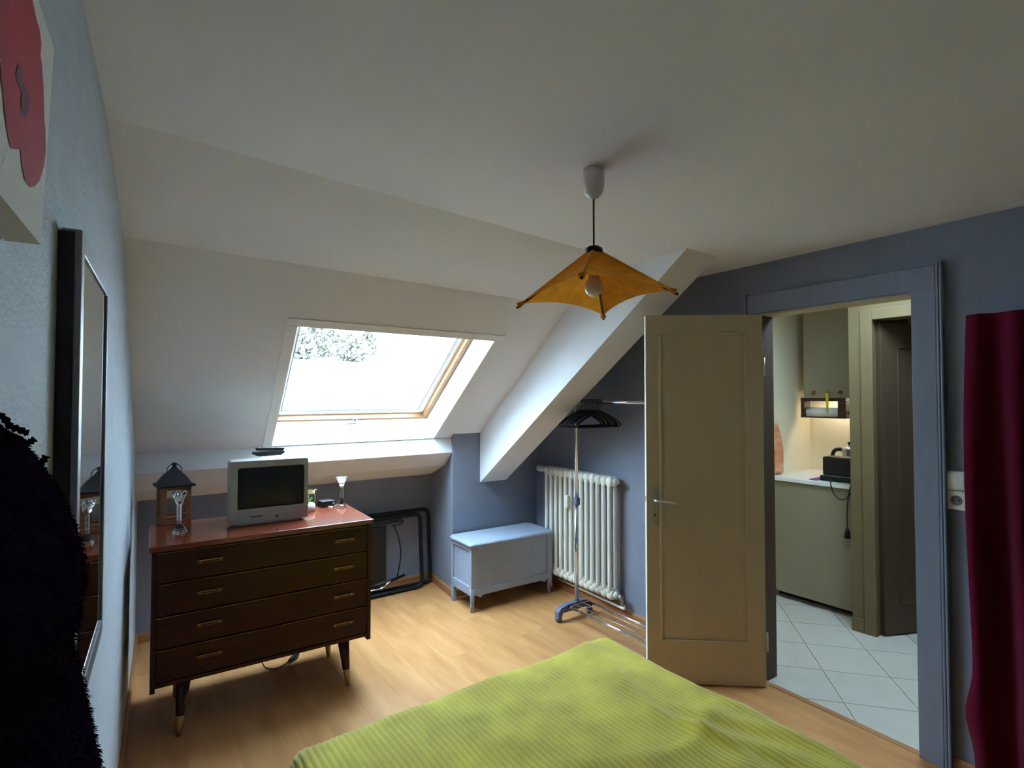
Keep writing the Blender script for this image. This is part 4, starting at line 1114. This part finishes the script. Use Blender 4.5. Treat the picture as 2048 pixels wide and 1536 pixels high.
# toaster
tq = onz(1660, 958, CZ)
to = thing('toaster', (4.40, 1.80, CZ), 0, 'black boxy toaster on the front edge of the white worktop', 'toaster')
ty1 = onx(1645, 940, 4.33).y; tz1 = onx(1660, 914, 4.33).z
part('base', MB().bbox(4.31, 4.50, 1.65, ty1 + .012, CZ + .0005, CZ + .04, .006), M_BLACK, to, True)
part('body', MB().bbox(4.325, 4.49, 1.66, ty1, CZ + .042, tz1, .012), M_BLACK, to, True)
part('trim_band', MB().bbox(4.321, 4.494, 1.655, ty1 + .004, CZ + .038, CZ + .043, .001), M_STEEL, to, True)
part('slot', MB().box(4.36, 4.385, 1.69, ty1 - .04, tz1 - .001, tz1 + .0015).box(4.43, 4.455, 1.69, ty1 - .04, tz1 - .001, tz1 + .0015), M_STEEL, to, True)
part('lever', MB().bbox(4.395, 4.425, ty1 - .001, ty1 + .022, tz1 - .06, tz1 - .045, .004), M_BLACK, to, True)
cx_ = 4.222
pts = [onx(x, y, X) for x, y, X in ((1660, 958, 4.315), (1661, 966, cx_), (1665, 982, cx_), (1675, 996, cx_), (1688, 999, cx_), (1699, 990, cx_), (1706, 975, cx_), (1703, 968, cx_), (1698, 985, cx_), (1695, 1010, cx_), (1694, 1035, cx_), (1695, 1058, cx_))]
part('cord', MB().tube(smooth_path(pts), .004, 6), M_BLACK, to, True)
pe, pf = onx(1695, 1056, cx_), onx(1694, 1076, cx_)
part('plug', MB().tube([pe, pe.lerp(pf, .4), pf], [.006, .016, .022], 8), M_BLACK, to, True)
# moka pot on the worktop behind the toaster
mx = 4.66; mp = onx(1700, 905, mx); my_ = mp.y + .005
mk = thing('moka_pot', (mx, my_, CZ), 0, 'aluminium moka pot with a black handle behind the toaster', 'coffee pot')
part('boiler', MB().lathe([(.05, 0), (.05, .01), (.042, .085), (.040, .095)], 8, smooth=False), M_ALU, mk)
part('upper_chamber', MB().lathe([(.040, .097), (.043, .105), (.055, .215), (.055, .22)], 8, smooth=False), M_ALU, mk)
part('lid', MB().lathe([(.056, .221), (.05, .228), (.012, .25), (.0001, .25)], 8, smooth=False), M_ALU, mk)
part('lid_knob', MB().lathe([(.006, .25), (.006, .26), (.012, .268), (.012, .276), (.0001, .28)], 10), M_BLACK, mk)
part('handle', MB().tube(round_path([(0, .05, .215), (0, .10, .215), (0, .125, .18), (0, .118, .11)], .025), .015, 8), M_BLACK, mk)
# purple cloth under the toaster, orange towel at the end of the worktop
solo('folded_cloth', MB().bbox(4.27, 4.50, ty1 + .016, max(onz(1626, 958, CZ).y, ty1 + .07), CZ + .0005, CZ + .008, .003), M_PURPLE, 'purple folded cloth lying beside the black toaster', 'cloth', loc=(4.4, 1.8, CZ))
def tow(u, v):
    z = CZ + .02 + .40 * (1 - v); wdt = .03 + .15 * math.sin(min(1, v * 1.1 + .12) * math.pi / 2)
    return Vector((4.25 + wdt * u, 2.283 - .012 * math.sin(u * 9 + v * 2) - .004, z))
tw_m = MB().grid(16, 20, tow)
o = solo('towel', tw_m, M_TOWEL, 'orange and red towel hanging on the cream wall by the worktop', 'towel', loc=(4.3, 2.28, CZ + .3))
part('hook', MB().tube([(4.272, 2.3, CZ + .405), (4.272, 2.272, CZ + .405), (4.272, 2.268, CZ + .425)], .004, 6), M_STEEL, o, True)
sol = o.modifiers.new('thick', 'SOLIDIFY'); sol.thickness = .006
